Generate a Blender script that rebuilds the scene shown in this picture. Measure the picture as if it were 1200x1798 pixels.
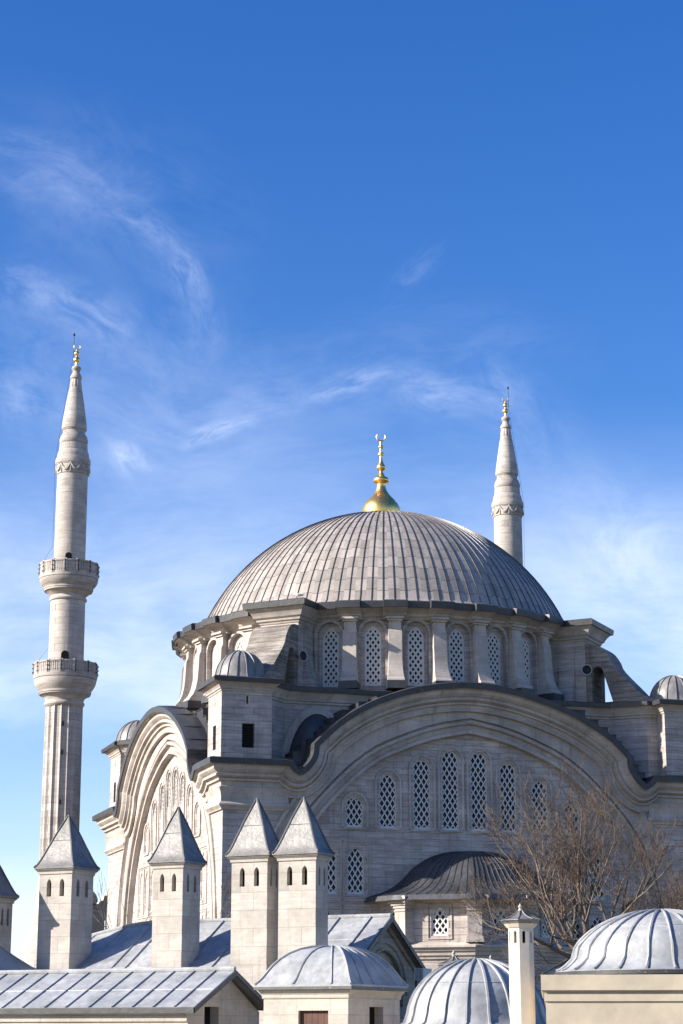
import bpy, bmesh, math, random
from math import sin, cos, tan, atan, atan2, pi, radians, sqrt, hypot
from mathutils import Vector, Matrix
from mathutils.geometry import tessellate_polygon

for o in list(bpy.data.objects):
    bpy.data.objects.remove(o, do_unlink=True)
SC = bpy.context.scene
COL = SC.collection

# ------------------------------------------------------------------ camera
FPX, PITCH, CAMZ = 3480.0, radians(14.7), 8.0        # focal length in 1200-px-wide pixels
cd = bpy.data.cameras.new("camera")
cam = bpy.data.objects.new("camera", cd)
COL.objects.link(cam)
cam.location = (0, 0, CAMZ)
cam.rotation_euler = (pi / 2 + PITCH, 0, 0)
cd.sensor_fit = 'HORIZONTAL'
cd.sensor_width = 24.0
cd.lens = FPX / 1200 * 24.0
cd.clip_start = 0.5
cd.clip_end = 20000
SC.camera = cam

# ------------------------------------------------------------------ light
SUN_EL = radians(25.5)
SH = Vector((-0.9668, -0.2555)).normalized()            # horizontal direction towards the sun
SUNV = Vector((SH.x * cos(SUN_EL), SH.y * cos(SUN_EL), sin(SUN_EL)))
sl = bpy.data.lights.new("sun", 'SUN')
sl.energy = 5.0
sl.angle = radians(0.5)
sl.color = (1.0, 0.93, 0.83)
so = bpy.data.objects.new("sun", sl)
COL.objects.link(so)
so.location = (-60, -20, 80)
so.rotation_euler = SUNV.to_track_quat('Z', 'Y').to_euler()

SC.view_settings.view_transform = 'Standard'
SC.view_settings.look = 'None'
SC.view_settings.gamma = 1
SC.view_settings.exposure = 1.02
SC.render.engine = 'CYCLES'
SC.cycles.max_bounces = 6
SC.cycles.use_denoising = True
SC.cycles.caustics_reflective = False
SC.cycles.caustics_refractive = False

W = bpy.data.worlds.new("World")
SC.world = W
W.use_nodes = True


def build_world():
    nt = W.node_tree
    N, L = nt.nodes, nt.links
    N.clear()
    out = N.new('ShaderNodeOutputWorld')
    bg = N.new('ShaderNodeBackground')
    bg.inputs['Strength'].default_value = 0.081
    L.new(bg.outputs[0], out.inputs[0])
    sky = N.new('ShaderNodeTexSky')
    sky.sky_type = 'NISHITA'
    sky.sun_disc = False
    sky.sun_elevation = SUN_EL
    # rotation: sun azimuth measured clockwise from +Y
    sky.sun_rotation = atan2(SH.x, SH.y)
    sky.altitude = 50
    sky.air_density = 1.0
    sky.dust_density = 0.6
    sky.ozone_density = 2.2
    tc = N.new('ShaderNodeTexCoord')
    sep = N.new('ShaderNodeSeparateXYZ')
    L.new(tc.outputs['Generated'], sep.inputs[0])

    def math_(op, a, b=None, c=None):
        n = N.new('ShaderNodeMath')
        n.operation = op
        for i, v in enumerate((a, b, c)):
            if v is None:
                continue
            if isinstance(v, (int, float)):
                n.inputs[i].default_value = v
            else:
                L.new(v, n.inputs[i])
        return n.outputs[0]
    yy = math_('MAXIMUM', sep.outputs['Y'], 0.05)
    az = math_('DIVIDE', sep.outputs['X'], yy)
    elv = math_('DIVIDE', sep.outputs['Z'], yy)
    comb = N.new('ShaderNodeCombineXYZ')
    L.new(az, comb.inputs[0])
    L.new(elv, comb.inputs[1])
    # warp
    warp = N.new('ShaderNodeTexNoise')
    warp.inputs['Scale'].default_value = 9
    warp.inputs['Detail'].default_value = 3
    L.new(comb.outputs[0], warp.inputs['Vector'])
    wsub = N.new('ShaderNodeVectorMath')
    wsub.operation = 'SUBTRACT'
    L.new(warp.outputs['Color'], wsub.inputs[0])
    wsub.inputs[1].default_value = (0.5, 0.5, 0.5)
    wsc = N.new('ShaderNodeVectorMath')
    wsc.operation = 'SCALE'
    wsc.inputs['Scale'].default_value = 0.035
    L.new(wsub.outputs[0], wsc.inputs[0])
    wadd = N.new('ShaderNodeVectorMath')
    wadd.operation = 'ADD'
    L.new(comb.outputs[0], wadd.inputs[0])
    L.new(wsc.outputs[0], wadd.inputs[1])
    P = wadd.outputs[0]

    def noise(vec, sx, sy, rot, scale, detail, rough):
        m = N.new('ShaderNodeMapping')
        m.inputs['Rotation'].default_value = (0, 0, rot)
        m.inputs['Scale'].default_value = (sx, sy, 1)
        L.new(vec, m.inputs['Vector'])
        n = N.new('ShaderNodeTexNoise')
        n.inputs['Scale'].default_value = scale
        n.inputs['Detail'].default_value = detail
        n.inputs['Roughness'].default_value = rough
        L.new(m.outputs[0], n.inputs['Vector'])
        return n.outputs['Fac']

    def ramp(v, a, b, lo=0.0, hi=1.0, smooth=True):
        n = N.new('ShaderNodeMapRange')
        n.interpolation_type = 'SMOOTHSTEP' if smooth else 'LINEAR'
        L.new(v, n.inputs['Value'])
        n.inputs['From Min'].default_value = a
        n.inputs['From Max'].default_value = b
        n.inputs['To Min'].default_value = lo
        n.inputs['To Max'].default_value = hi
        return n.outputs['Result']
    fib = noise(P, 1, 5.5, radians(25), 24, 10, 0.66)          # fibres
    fib2 = noise(P, 1, 4.5, radians(-35), 30, 10, 0.66)
    soft = noise(P, 1, 1.7, radians(-12), 6, 9, 0.6)
    fibm = ramp(math_('MAXIMUM', fib, fib2), 0.36, 0.78, 0.0, 0.8)

    def dirpix(u, v):      # where in the sky (tangents of azimuth, height) a wisp of cloud hangs
        x, y = (u - 600) / FPX, (899 - v) / FPX
        dy = cos(PITCH) - y * sin(PITCH)
        return x / dy, (sin(PITCH) + y * cos(PITCH)) / dy
    total = None
    wisps = [  # centre u, v, half length, half width, angle (image, clockwise), strength
        (100, 290, 210, 55, 20, .20), (255, 385, 120, 34, 32, .22), (318, 465, 90, 28, 68, .34), (345, 545, 75, 32, 78, .20),
        (60, 500, 110, 45, 22, .22), (150, 545, 130, 48, 28, .30), (230, 610, 120, 50, 40, .12),
        (385, 745, 75, 17, -22, .50), (470, 690, 90, 34, -22, .18), (610, 662, 110, 20, -10, .38),
        (760, 680, 130, 36, 6, .32), (870, 680, 90, 40, 48, .22), (235, 798, 55, 22, 28, .38), (240, 770, 260, 70, 12, .14),
        (725, 490, 90, 24, -50, .12), (40, 690, 110, 55, 35, .26), (560, 800, 300, 60, -4, .10),
        (190, 340, 330, 130, 30, .16), (330, 620, 260, 120, 50, .14), (420, 700, 330, 110, -12, .16), (250, 760, 300, 110, 20, .18), (90, 620, 230, 90, 30, .16),
        (720, 640, 330, 90, -8, .14), (1090, 960, 190, 110, 35, .42), (900, 740, 200, 90, 40, .12),
    ]
    for (u, v, hl, hw, ang, st) in wisps:
        a, e = dirpix(u, v)
        m = N.new('ShaderNodeMapping')
        m.vector_type = 'TEXTURE'
        m.inputs['Location'].default_value = (a, e, 0)
        m.inputs['Rotation'].default_value = (0, 0, -radians(ang))
        m.inputs['Scale'].default_value = (hl / FPX * 1.3, hw / FPX * 1.8, 1)
        L.new(P, m.inputs['Vector'])
        ln = N.new('ShaderNodeVectorMath')
        ln.operation = 'LENGTH'
        L.new(m.outputs[0], ln.inputs[0])
        g = ramp(ln.outputs['Value'], 1.0, 0.0, 0.0, st * 0.72)
        ad = N.new('ShaderNodeVectorMath')
        ad.operation = 'ADD'
        L.new(m.outputs[0], ad.inputs[0])
        ad.inputs[1].default_value = (u * .037, v * .041, st * 9)
        fn = N.new('ShaderNodeTexNoise')
        fn.inputs['Scale'].default_value = 1.5
        fn.inputs['Detail'].default_value = 10
        fn.inputs['Roughness'].default_value = 0.68
        fn.inputs['Distortion'].default_value = 0.5
        L.new(ad.outputs[0], fn.inputs['Vector'])
        g = math_('MULTIPLY', g, ramp(fn.outputs['Fac'], 0.32, 0.74, 0.0, 1.0))
        total = g if total is None else math_('ADD', total, g)
    wisp = total
    # low veil of thin cloud near the roofs
    veil = ramp(elv, dirpix(0, 690)[1], dirpix(0, 1180)[1], 0, 1)
    veiln = ramp(math_('MULTIPLY_ADD', fib, 0.2, math_('MULTIPLY', soft, 0.8)), 0.28, 0.64, 0.30, 1.0)
    veil = math_('MULTIPLY', veil, veiln)
    veil = math_('MULTIPLY', veil, 0.64)
    # clearer blue patch low on the left
    a, e = dirpix(60, 1400)
    m = N.new('ShaderNodeMapping')
    m.vector_type = 'TEXTURE'
    m.inputs['Location'].default_value = (a, e, 0)
    m.inputs['Scale'].default_value = (0.16, 0.055, 1)
    L.new(P, m.inputs['Vector'])
    ln = N.new('ShaderNodeVectorMath')
    ln.operation = 'LENGTH'
    L.new(m.outputs[0], ln.inputs[0])
    clear = ramp(ln.outputs['Value'], 0.35, 1.0, 0.25, 1.0)
    veil = math_('MULTIPLY', veil, clear)
    front = ramp(sep.outputs['Y'], 0.0, 0.45, 0.0, 1.0)      # the cloud bank lies in this quarter of the sky only
    cov = math_('MULTIPLY', math_('MINIMUM', math_('ADD', wisp, veil), 0.95), front)
    mix = N.new('ShaderNodeMix')
    mix.data_type = 'RGBA'
    L.new(cov, mix.inputs['Factor'])
    hs = N.new('ShaderNodeHueSaturation')
    hs.inputs['Hue'].default_value = 0.518
    hs.inputs['Saturation'].default_value = 1.40
    hs.inputs['Value'].default_value = 1.22
    L.new(sky.outputs[0], hs.inputs['Color'])
    L.new(hs.outputs[0], mix.inputs['A'])
    mix.inputs['B'].default_value = (6.7, 7.4, 9.2, 1)
    L.new(mix.outputs['Result'], bg.inputs['Color'])


build_world()


def at(u, v, D):
    """point at depth D (metres along +Y) on the sight line of photo pixel (u, v)"""
    x, y = (u - 600) / FPX, (899 - v) / FPX
    d = Vector((x, cos(PITCH) - y * sin(PITCH), sin(PITCH) + y * cos(PITCH)))
    return Vector((0, 0, CAMZ)) + d * (D / d.y)


def zat(v, D):
    return at(600, v, D).z


# ------------------------------------------------------------------ materials
def new_mat(name):
    m = bpy.data.materials.new(name)
    m.use_nodes = True
    nt = m.node_tree
    b = nt.nodes['Principled BSDF']
    return m, nt, b


class NG:
    def __init__(s, nt):
        s.nt, s.N, s.L = nt, nt.nodes, nt.links

    def put(s, sock, v):
        if v is None:
            return
        if isinstance(v, bpy.types.NodeSocket):
            s.L.new(v, sock)
        else:
            sock.default_value = v

    def math(s, op, a, b=None, c=None):
        n = s.N.new('ShaderNodeMath')
        n.operation = op
        for i, v in enumerate((a, b, c)):
            s.put(n.inputs[i], v)
        return n.outputs[0]

    def noise(s, vec, scale, detail=4, rough=0.55, stretch=None):
        if stretch:
            m = s.N.new('ShaderNodeMapping')
            m.inputs['Scale'].default_value = stretch
            s.L.new(vec, m.inputs['Vector'])
            vec = m.outputs[0]
        n = s.N.new('ShaderNodeTexNoise')
        n.inputs['Scale'].default_value = scale
        n.inputs['Detail'].default_value = detail
        n.inputs['Roughness'].default_value = rough
        s.L.new(vec, n.inputs['Vector'])
        return n.outputs['Fac']

    def ramp(s, v, a, b, lo, hi):
        n = s.N.new('ShaderNodeMapRange')
        s.put(n.inputs['Value'], v)
        n.inputs['From Min'].default_value = a
        n.inputs['From Max'].default_value = b
        n.inputs['To Min'].default_value = lo
        n.inputs['To Max'].default_value = hi
        return n.outputs['Result']

    def mix(s, f, a, b, mode='MIX'):
        n = s.N.new('ShaderNodeMix')
        n.data_type = 'RGBA'
        n.blend_type = mode
        s.put(n.inputs['Factor'], f)
        s.put(n.inputs['A'], a)
        s.put(n.inputs['B'], b)
        return n.outputs['Result']

    def gray(s, v):
        n = s.N.new('ShaderNodeCombineColor')
        for i in range(3):
            s.L.new(v, n.inputs[i])
        return n.outputs[0]


ALB = 0.95       # all albedos were judged at a lower exposure; this brings them to their real level


def c4(c, k=1.0):
    k = k * ALB
    return (c[0] * k, c[1] * k, c[2] * k, 1)


def stone_mat(name, base, row=0.42, width=1.15, stain=0.3, streak=0.25, drip=0.25, mortar=0.55, blockvar=0.14, dirt=(0.20, 0.155, 0.115), rough=0.85, bumpk=0.35):
    m, nt, b = new_mat(name)
    g = NG(nt)
    tc = g.N.new('ShaderNodeTexCoord')
    v = tc.outputs['Object']
    sp = g.N.new('ShaderNodeSeparateXYZ')
    g.L.new(v, sp.inputs[0])
    u = g.math('ADD', sp.outputs[0], g.math('MULTIPLY', sp.outputs[1], 1.0))
    cb = g.N.new('ShaderNodeCombineXYZ')
    g.L.new(u, cb.inputs[0])
    g.L.new(sp.outputs[2], cb.inputs[1])
    br = g.N.new('ShaderNodeTexBrick')
    br.inputs['Scale'].default_value = 1.0
    br.inputs['Brick Width'].default_value = width
    br.inputs['Row Height'].default_value = row
    br.inputs['Mortar Size'].default_value = 0.012
    br.inputs['Mortar Smooth'].default_value = 0.5
    br.inputs['Bias'].default_value = 0.0
    br.inputs['Color1'].default_value = c4(base, 1 + blockvar * 0.6)
    br.inputs['Color2'].default_value = c4(base, 1 - blockvar)
    br.inputs['Mortar'].default_value = c4(base, mortar)
    g.L.new(cb.outputs[0], br.inputs['Vector'])
    col = br.outputs['Color']
    n_big = g.noise(v, 0.55, 6, 0.6)
    n_str = g.noise(v, 1.1, 7, 0.68, (0.7, 0.7, 7.0))
    n_drp = g.noise(v, 1.0, 5, 0.6, (2.6, 2.6, 0.22))
    n_fin = g.noise(v, 9.0, 5, 0.65)
    col = g.mix(1.0, col, g.gray(g.ramp(n_big, 0.32, 0.68, 1 - stain, 1.07)), 'MULTIPLY')
    col = g.mix(1.0, col, g.gray(g.ramp(n_str, 0.36, 0.62, 1 - streak, 1.05)), 'MULTIPLY')
    n_bed = g.noise(v, 1.0, 8, 0.72, (0.9, 0.9, 13.0))
    n_blk = g.noise(v, 0.9, 4, 0.6)
    bed = g.math('MULTIPLY', g.ramp(n_bed, 0.56, 0.70, 0, 1), g.ramp(n_blk, 0.42, 0.60, 0.15, 1))
    col = g.mix(g.math('MULTIPLY', bed, streak * 2.2), col, c4(dirt, 0.75))
    n_sp = g.noise(v, 2.3, 7, 0.7)
    col = g.mix(g.ramp(n_sp, 0.60, 0.74, 0, stain * 1.5), col, c4(dirt, 1.1))
    col = g.mix(g.ramp(n_drp, 0.56, 0.74, 0, drip * 1.6), col, c4(dirt))
    col = g.mix(1.0, col, g.gray(g.ramp(n_fin, 0.3, 0.7, 0.90, 1.06)), 'MULTIPLY')
    g.L.new(col, b.inputs['Base Color'])
    b.inputs['Roughness'].default_value = rough
    b.inputs['Specular IOR Level'].default_value = 0.2
    h = g.math('ADD', g.math('MULTIPLY', br.outputs['Fac'], -0.6), g.math('ADD', g.math('MULTIPLY', n_fin, 0.5), g.math('MULTIPLY', n_str, 0.9)))
    bp = g.N.new('ShaderNodeBump')
    bp.inputs['Strength'].default_value = bumpk
    bp.inputs['Distance'].default_value = 0.06
    g.L.new(h, bp.inputs['Height'])
    g.L.new(bp.outputs[0], b.inputs['Normal'])
    return m


def lead_mat(name, base, rough=0.42, metal=0.0, patch=0.16, warm=None, scale=1.0, spec=0.5):
    m, nt, b = new_mat(name)
    g = NG(nt)
    tc = g.N.new('ShaderNodeTexCoord')
    v = tc.outputs['Object']
    n1 = g.noise(v, 0.7 * scale, 5, 0.6)
    n2 = g.noise(v, 5.0 * scale, 6, 0.65)
    n3 = g.noise(v, 1.4 * scale, 5, 0.6, (1.6, 1.6, 0.5))
    col = g.mix(g.ramp(n1, 0.36, 0.64, 0, 1), c4(base, 1 - patch), c4(warm or base, 1 + patch * 0.7))
    col = g.mix(1.0, col, g.gray(g.ramp(n2, 0.3, 0.7, 0.86, 1.08)), 'MULTIPLY')
    col = g.mix(1.0, col, g.gray(g.ramp(n3, 0.5, 0.75, 1.0, 0.72)), 'MULTIPLY')
    n4 = g.noise(v, 2.4 * scale, 9, 0.72)
    col = g.mix(1.0, col, g.gray(g.ramp(n4, 0.33, 0.67, 0.80, 1.14)), 'MULTIPLY')
    n5 = g.noise(v, 11 * scale, 3, 0.5)
    col = g.mix(g.ramp(n5, 0.68, 0.74, 0, 0.35), col, c4((0.52, 0.51, 0.49)))
    n6 = g.noise(v, 3.3 * scale, 6, 0.7)
    col = g.mix(g.ramp(n6, 0.60, 0.72, 0, 0.45), col, c4(base, 0.55))
    g.L.new(col, b.inputs['Base Color'])
    b.inputs['Metallic'].default_value = metal
    b.inputs['Specular IOR Level'].default_value = spec
    g.L.new(g.ramp(n2, 0.3, 0.7, rough - 0.07, rough + 0.1), b.inputs['Roughness'])
    bp = g.N.new('ShaderNodeBump')
    bp.inputs['Strength'].default_value = 0.35
    bp.inputs['Distance'].default_value = 0.08
    g.L.new(g.math('ADD', n1, g.math('MULTIPLY', n2, 0.3)), bp.inputs['Height'])
    g.L.new(bp.outputs[0], b.inputs['Normal'])
    return m


def dome_lead_mat(name, base, nseg, rows, zc):
    """lead sheets: every sheet between two ribs and two seams has its own tone"""
    m, nt, b = new_mat(name)
    g = NG(nt)
    tc = g.N.new('ShaderNodeTexCoord')
    v = tc.outputs['Object']
    sp = g.N.new('ShaderNodeSeparateXYZ')
    g.L.new(v, sp.inputs[0])
    ang = g.math('ARCTAN2', sp.outputs[0], g.math('MULTIPLY', sp.outputs[1], -1.0))
    seg = g.math('FLOOR', g.math('ADD', g.math('MULTIPLY', ang, nseg / (2 * pi)), 500.5))
    rad = g.math('SQRT', g.math('ADD', g.math('MULTIPLY', sp.outputs[0], sp.outputs[0]), g.math('MULTIPLY', sp.outputs[1], sp.outputs[1])))
    lat = g.math('ARCTAN2', rad, g.math('SUBTRACT', sp.outputs[2], zc))
    odd = g.math('MULTIPLY', g.math('MODULO', seg, 2.0), 0.12)
    latf = g.math('ADD', g.math('MULTIPLY', lat, rows), odd)
    row = g.math('FLOOR', latf)
    fr = g.math('FRACT', latf)
    cb = g.N.new('ShaderNodeCombineXYZ')
    g.L.new(seg, cb.inputs[0])
    g.L.new(row, cb.inputs[1])
    wn = g.N.new('ShaderNodeTexWhiteNoise')
    wn.noise_dimensions = '2D'
    g.L.new(cb.outputs[0], wn.inputs['Vector'])
    n1 = g.noise(v, 0.5, 5, 0.6)
    n2 = g.noise(v, 4.0, 6, 0.65)
    tone = g.math('MULTIPLY', g.ramp(wn.outputs['Value'], 0, 1, 0.74, 1.12), g.ramp(n1, 0.35, 0.65, 0.88, 1.08))
    tone = g.math('MULTIPLY', tone, g.ramp(n2, 0.3, 0.7, 0.9, 1.08))
    seam = g.ramp(g.math('ABSOLUTE', g.math('SUBTRACT', fr, 0.5)), 0.455, 0.49, 1.0, 0.42)
    tone = g.math('MULTIPLY', tone, seam)
    col = g.mix(1.0, c4(base), g.gray(tone), 'MULTIPLY')
    g.L.new(col, b.inputs['Base Color'])
    b.inputs['Specular IOR Level'].default_value = 0.45
    g.L.new(g.ramp(wn.outputs['Value'], 0, 1, 0.38, 0.55), b.inputs['Roughness'])
    bp = g.N.new('ShaderNodeBump')
    bp.inputs['Strength'].default_value = 0.4
    bp.inputs['Distance'].default_value = 0.05
    g.L.new(g.math('ADD', g.math('ADD', n1, g.math('MULTIPLY', n2, 0.25)), g.math('MULTIPLY', seam, 0.6)), bp.inputs['Height'])
    g.L.new(bp.outputs[0], b.inputs['Normal'])
    return m


def plain_mat(name, base, rough=0.6, metal=0.0, var=0.12, scale=6.0, spec=0.4, bump=0.15):
    m, nt, b = new_mat(name)
    g = NG(nt)
    tc = g.N.new('ShaderNodeTexCoord')
    n = g.noise(tc.outputs['Object'], scale, 5, 0.6)
    col = g.mix(1.0, c4(base), g.gray(g.ramp(n, 0.3, 0.7, 1 - var, 1 + var * 0.6)), 'MULTIPLY')
    g.L.new(col, b.inputs['Base Color'])
    b.inputs['Roughness'].default_value = rough
    b.inputs['Metallic'].default_value = metal
    b.inputs['Specular IOR Level'].default_value = spec
    if bump:
        bp = g.N.new('ShaderNodeBump')
        bp.inputs['Strength'].default_value = bump
        bp.inputs['Distance'].default_value = 0.02
        g.L.new(n, bp.inputs['Height'])
        g.L.new(bp.outputs[0], b.inputs['Normal'])
    return m


M = {}
M['stone'] = stone_mat('mosque_stone', (0.575, 0.505, 0.468), row=0.40, width=1.2, stain=0.28, streak=0.26, drip=0.30, mortar=0.45, blockvar=0.17, bumpk=0.6)
M['stone_dirty'] = stone_mat('weathered_stone', (0.43, 0.385, 0.34), row=0.36, width=0.8, stain=0.5, streak=0.5, drip=0.45, bumpk=0.9)
M['trim'] = stone_mat('moulded_stone', (0.56, 0.495, 0.445), row=3.0, width=1.3, stain=0.32, streak=0.11, drip=0.36, mortar=0.7, blockvar=0.10)
M['minaret'] = stone_mat('minaret_stone', (0.53, 0.48, 0.44), row=0.55, width=1.3, stain=0.26, streak=0.20, drip=0.22, mortar=0.6, blockvar=0.13)
M['chimney'] = stone_mat('chimney_stone', (0.53, 0.485, 0.435), row=0.52, width=0.9, stain=0.36, streak=0.12, drip=0.36, mortar=0.74, blockvar=0.14, dirt=(0.27, 0.22, 0.17), bumpk=0.25)
M['wall'] = stone_mat('building_stone', (0.53, 0.485, 0.425), row=0.42, width=0.95, stain=0.2, streak=0.08, drip=0.2, mortar=0.78, blockvar=0.08, dirt=(0.25, 0.2, 0.15), bumpk=0.25)
M['far_stone'] = stone_mat('courtyard_stone', (0.46, 0.40, 0.33), row=0.40, width=1.0, stain=0.3, streak=0.2, drip=0.3)
M['cream'] = plain_mat('cream_render', (0.62, 0.53, 0.40), 0.85, 0, 0.17, 1.6, 0.2, 0.5)
M['white'] = plain_mat('white_plaster', (0.60, 0.55, 0.475), 0.8, 0, 0.08, 3.0, 0.2, 0.2)
M['lattice'] = plain_mat('pale_lattice', (0.64, 0.63, 0.62), 0.7, 0, 0.08, 5.0, 0.3, 0.1)
M['glass'] = plain_mat('dark_glass', (0.012, 0.013, 0.017), 0.25, 0, 0.3, 1.5, 0.22, 0.0)
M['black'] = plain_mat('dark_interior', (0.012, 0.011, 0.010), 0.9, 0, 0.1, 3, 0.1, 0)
M['iron'] = plain_mat('dark_iron', (0.03, 0.028, 0.026), 0.6, 0.3, 0.2, 8, 0.4, 0)
M['gold'] = plain_mat('gilded_copper', (1.05, 0.68, 0.22), 0.36, 1.0, 0.15, 4.0, 0.5, 0.25)
M['lead'] = lead_mat('pale_roof_lead', (0.315, 0.328, 0.345), 0.5, 0, 0.18, (0.355, 0.36, 0.365))
M['lead_dark_shade'] = lead_mat('dark_shaded_roof_lead', (0.055, 0.057, 0.065), 0.45, 0, 0.15, (0.07, 0.07, 0.074))  # base darkened to stand in for shade missing on the apse roof
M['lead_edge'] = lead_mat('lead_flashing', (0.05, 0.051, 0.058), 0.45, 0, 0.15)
M['lead_cap'] = lead_mat('chimney_cap_lead', (0.15, 0.146, 0.144), 0.45, 0, 0.25, (0.185, 0.174, 0.166), 1.6)
M['lead_turret'] = lead_mat('turret_lead', (0.19, 0.187, 0.187), 0.38, 0, 0.2, (0.25, 0.235, 0.225))
M['dome'] = dome_lead_mat('dome_lead', (0.36, 0.32, 0.285), 110, 14.0, 30.15)
M['rib'] = lead_mat('dome_rib_lead', (0.085, 0.075, 0.068), 0.42, 0, 0.15)
M['brown'] = plain_mat('brown_boards', (0.11, 0.05, 0.035), 0.6, 0, 0.25, 5, 0.3, 0.2)
M['bark'] = plain_mat('grey_bark', (0.185, 0.15, 0.122), 0.9, 0, 0.3, 12, 0.1, 0.4)
M['twig'] = plain_mat('brown_twigs', (0.125, 0.092, 0.070), 0.85, 0, 0.25, 3, 0.1, 0)
M['ground'] = plain_mat('grey_ground', (0.12, 0.11, 0.10), 0.9, 0, 0.2, 0.2, 0.2, 0.1)
M['speaker'] = plain_mat('grey_enamel', (0.42, 0.43, 0.44), 0.5, 0, 0.08, 6, 0.4, 0)
M['metal_white'] = plain_mat('white_enamel', (0.62, 0.61, 0.58), 0.5, 0, 0.08, 6, 0.4, 0)
M['feather'] = plain_mat('white_feathers', (0.78, 0.77, 0.75), 0.8, 0, 0.06, 8, 0.2, 0)
M['grey_feather'] = plain_mat('grey_feathers', (0.28, 0.29, 0.31), 0.8, 0, 0.1, 8, 0.2, 0)
M['beak'] = plain_mat('yellow_beak', (0.6, 0.36, 0.05), 0.5, 0, 0.05, 8, 0.3, 0)


# ------------------------------------------------------------------ mesh building
class MB:
    def __init__(s):
        s.v, s.f = [], []

    def add(s, p):
        s.v.append((p[0], p[1], p[2]))
        return len(s.v) - 1

    def face(s, pts):
        s.f.append([s.add(p) for p in pts])

    def loft(s, rows, closed=False, cap0=False, cap1=False):
        idx = [[s.add(p) for p in r] for r in rows]
        n = len(rows[0])
        for i in range(len(rows) - 1):
            for j in range(n if closed else n - 1):
                k = (j + 1) % n
                s.f.append([idx[i][j], idx[i][k], idx[i + 1][k], idx[i + 1][j]])
        if cap0:
            s.f.append(list(reversed(idx[0])))
        if cap1:
            s.f.append(list(idx[-1]))

    def box(s, x0, x1, y0, y1, z0, z1, fn=None):
        c = [(x, y, z) for z in (z0, z1) for x, y in ((x0, y0), (x1, y0), (x1, y1), (x0, y1))]
        if fn:
            c = [fn(*p) for p in c]
        i = [s.add(p) for p in c]
        for q in ((3, 2, 1, 0), (4, 5, 6, 7), (0, 1, 5, 4), (1, 2, 6, 5), (2, 3, 7, 6), (3, 0, 4, 7)):
            s.f.append([i[k] for k in q])

    def revolve(s, prof, n, c=(0, 0), rad=None, cap0=False, cap1=False, off=0.0):
        rows = []
        for (r, z) in prof:
            row = []
            for k in range(n):
                a = 2 * pi * k / n + off
                rr = r if rad is None else rad(r, z, a)
                row.append((c[0] + rr * cos(a), c[1] + rr * sin(a), z))
            rows.append(row)
        s.loft(rows, True, cap0, cap1)

    def tube(s, pts, radii, n=4, cap=True):
        rows = []
        up0 = Vector((0.31, 0.2, 0.93))
        for i, p in enumerate(pts):
            a = Vector(pts[max(i - 1, 0)])
            b = Vector(pts[min(i + 1, len(pts) - 1)])
            d = (b - a).normalized()
            s1 = d.cross(up0)
            if s1.length < 1e-3:
                s1 = d.cross(Vector((1, 0, 0)))
            s1.normalize()
            s2 = d.cross(s1)
            r = radii[i] if isinstance(radii, (list, tuple)) else radii
            rows.append([Vector(p) + s1 * (r * cos(2 * pi * k / n)) + s2 * (r * sin(2 * pi * k / n)) for k in range(n)])
        s.loft(rows, True, cap, cap)

    def panel(s, outer, holes, fn, reveal=0.0):
        loops = [[Vector((p[0], p[1], 0)) for p in l] for l in [outer] + holes]
        flat = [p for l in loops for p in l]
        idx = [s.add(fn(p.x, p.y, 0.0)) for p in flat]
        for t in tessellate_polygon(loops):
            s.f.append([idx[k] for k in t])
        if reveal:
            for h in holes:
                s.loft([[fn(p[0], p[1], 0.0) for p in h], [fn(p[0], p[1], reveal) for p in h]], True)

    def sweep(s, poly, prof, closed=True, fn=None):
        """sweep profile [(offset outward, z)] along a CCW plan polygon"""
        rows = []
        for (o, z) in prof:
            rows.append([(p[0], p[1], z) if fn is None else fn(p[0], p[1], z) for p in offset(poly, o, closed)])
        s.loft(rows, closed)

    def build(s, name, mat, parent=None, smooth=35, loc=None, rot=0.0, weld=True):
        me = bpy.data.meshes.new(name)
        me.from_pydata(s.v, [], s.f)
        bm = bmesh.new()
        bm.from_mesh(me)
        if weld:
            bmesh.ops.remove_doubles(bm, verts=bm.verts, dist=2e-4)
            bmesh.ops.recalc_face_normals(bm, faces=bm.faces)
        for f in bm.faces:
            f.smooth = smooth > 0
        bm.to_mesh(me)
        bm.free()
        if smooth > 0:
            me.set_sharp_from_angle(angle=radians(smooth))
        me.materials.append(mat)
        return link(name, me, parent, loc, rot)


def link(name, me, parent=None, loc=None, rot=0.0):
    o = bpy.data.objects.new(name, me)
    COL.objects.link(o)
    if parent:
        o.parent = parent
    if loc is not None:
        o.location = loc
    o.rotation_euler = (0, 0, rot)
    return o


def offset(poly, o, closed=True):
    n = len(poly)
    out = []
    for i in range(n):
        p = Vector(poly[i][:2])
        if closed or 0 < i < n - 1:
            a, b = Vector(poly[i - 1][:2]), Vector(poly[(i + 1) % n][:2])
            d1, d2 = (p - a).normalized(), (b - p).normalized()
        else:
            q = Vector(poly[1][:2]) - p if i == 0 else p - Vector(poly[i - 1][:2])
            d1 = d2 = q.normalized()
        n1, n2 = Vector((d1.y, -d1.x)), Vector((d2.y, -d2.x))
        m = n1 + n2
        k = m.length_squared / 2
        m = m / max(k, 0.35)
        out.append((p.x + m.x * o, p.y + m.y * o))
    return out


def rect(x0, x1, y0, y1):
    return [(x0, y0), (x1, y0), (x1, y1), (x0, y1)]


def empty(name, loc, rot=0.0, parent=None):
    o = bpy.data.objects.new(name, None)
    COL.objects.link(o)
    o.location = loc
    o.rotation_euler = (0, 0, rot)
    o.empty_display_size = 0.5
    if parent:
        o.parent = parent
    return o


def tag(o, label, cat, group=None, kind=None):
    o['label'] = label
    o['category'] = cat
    if group:
        o['group'] = group
    if kind:
        o['kind'] = kind
    return o


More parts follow.
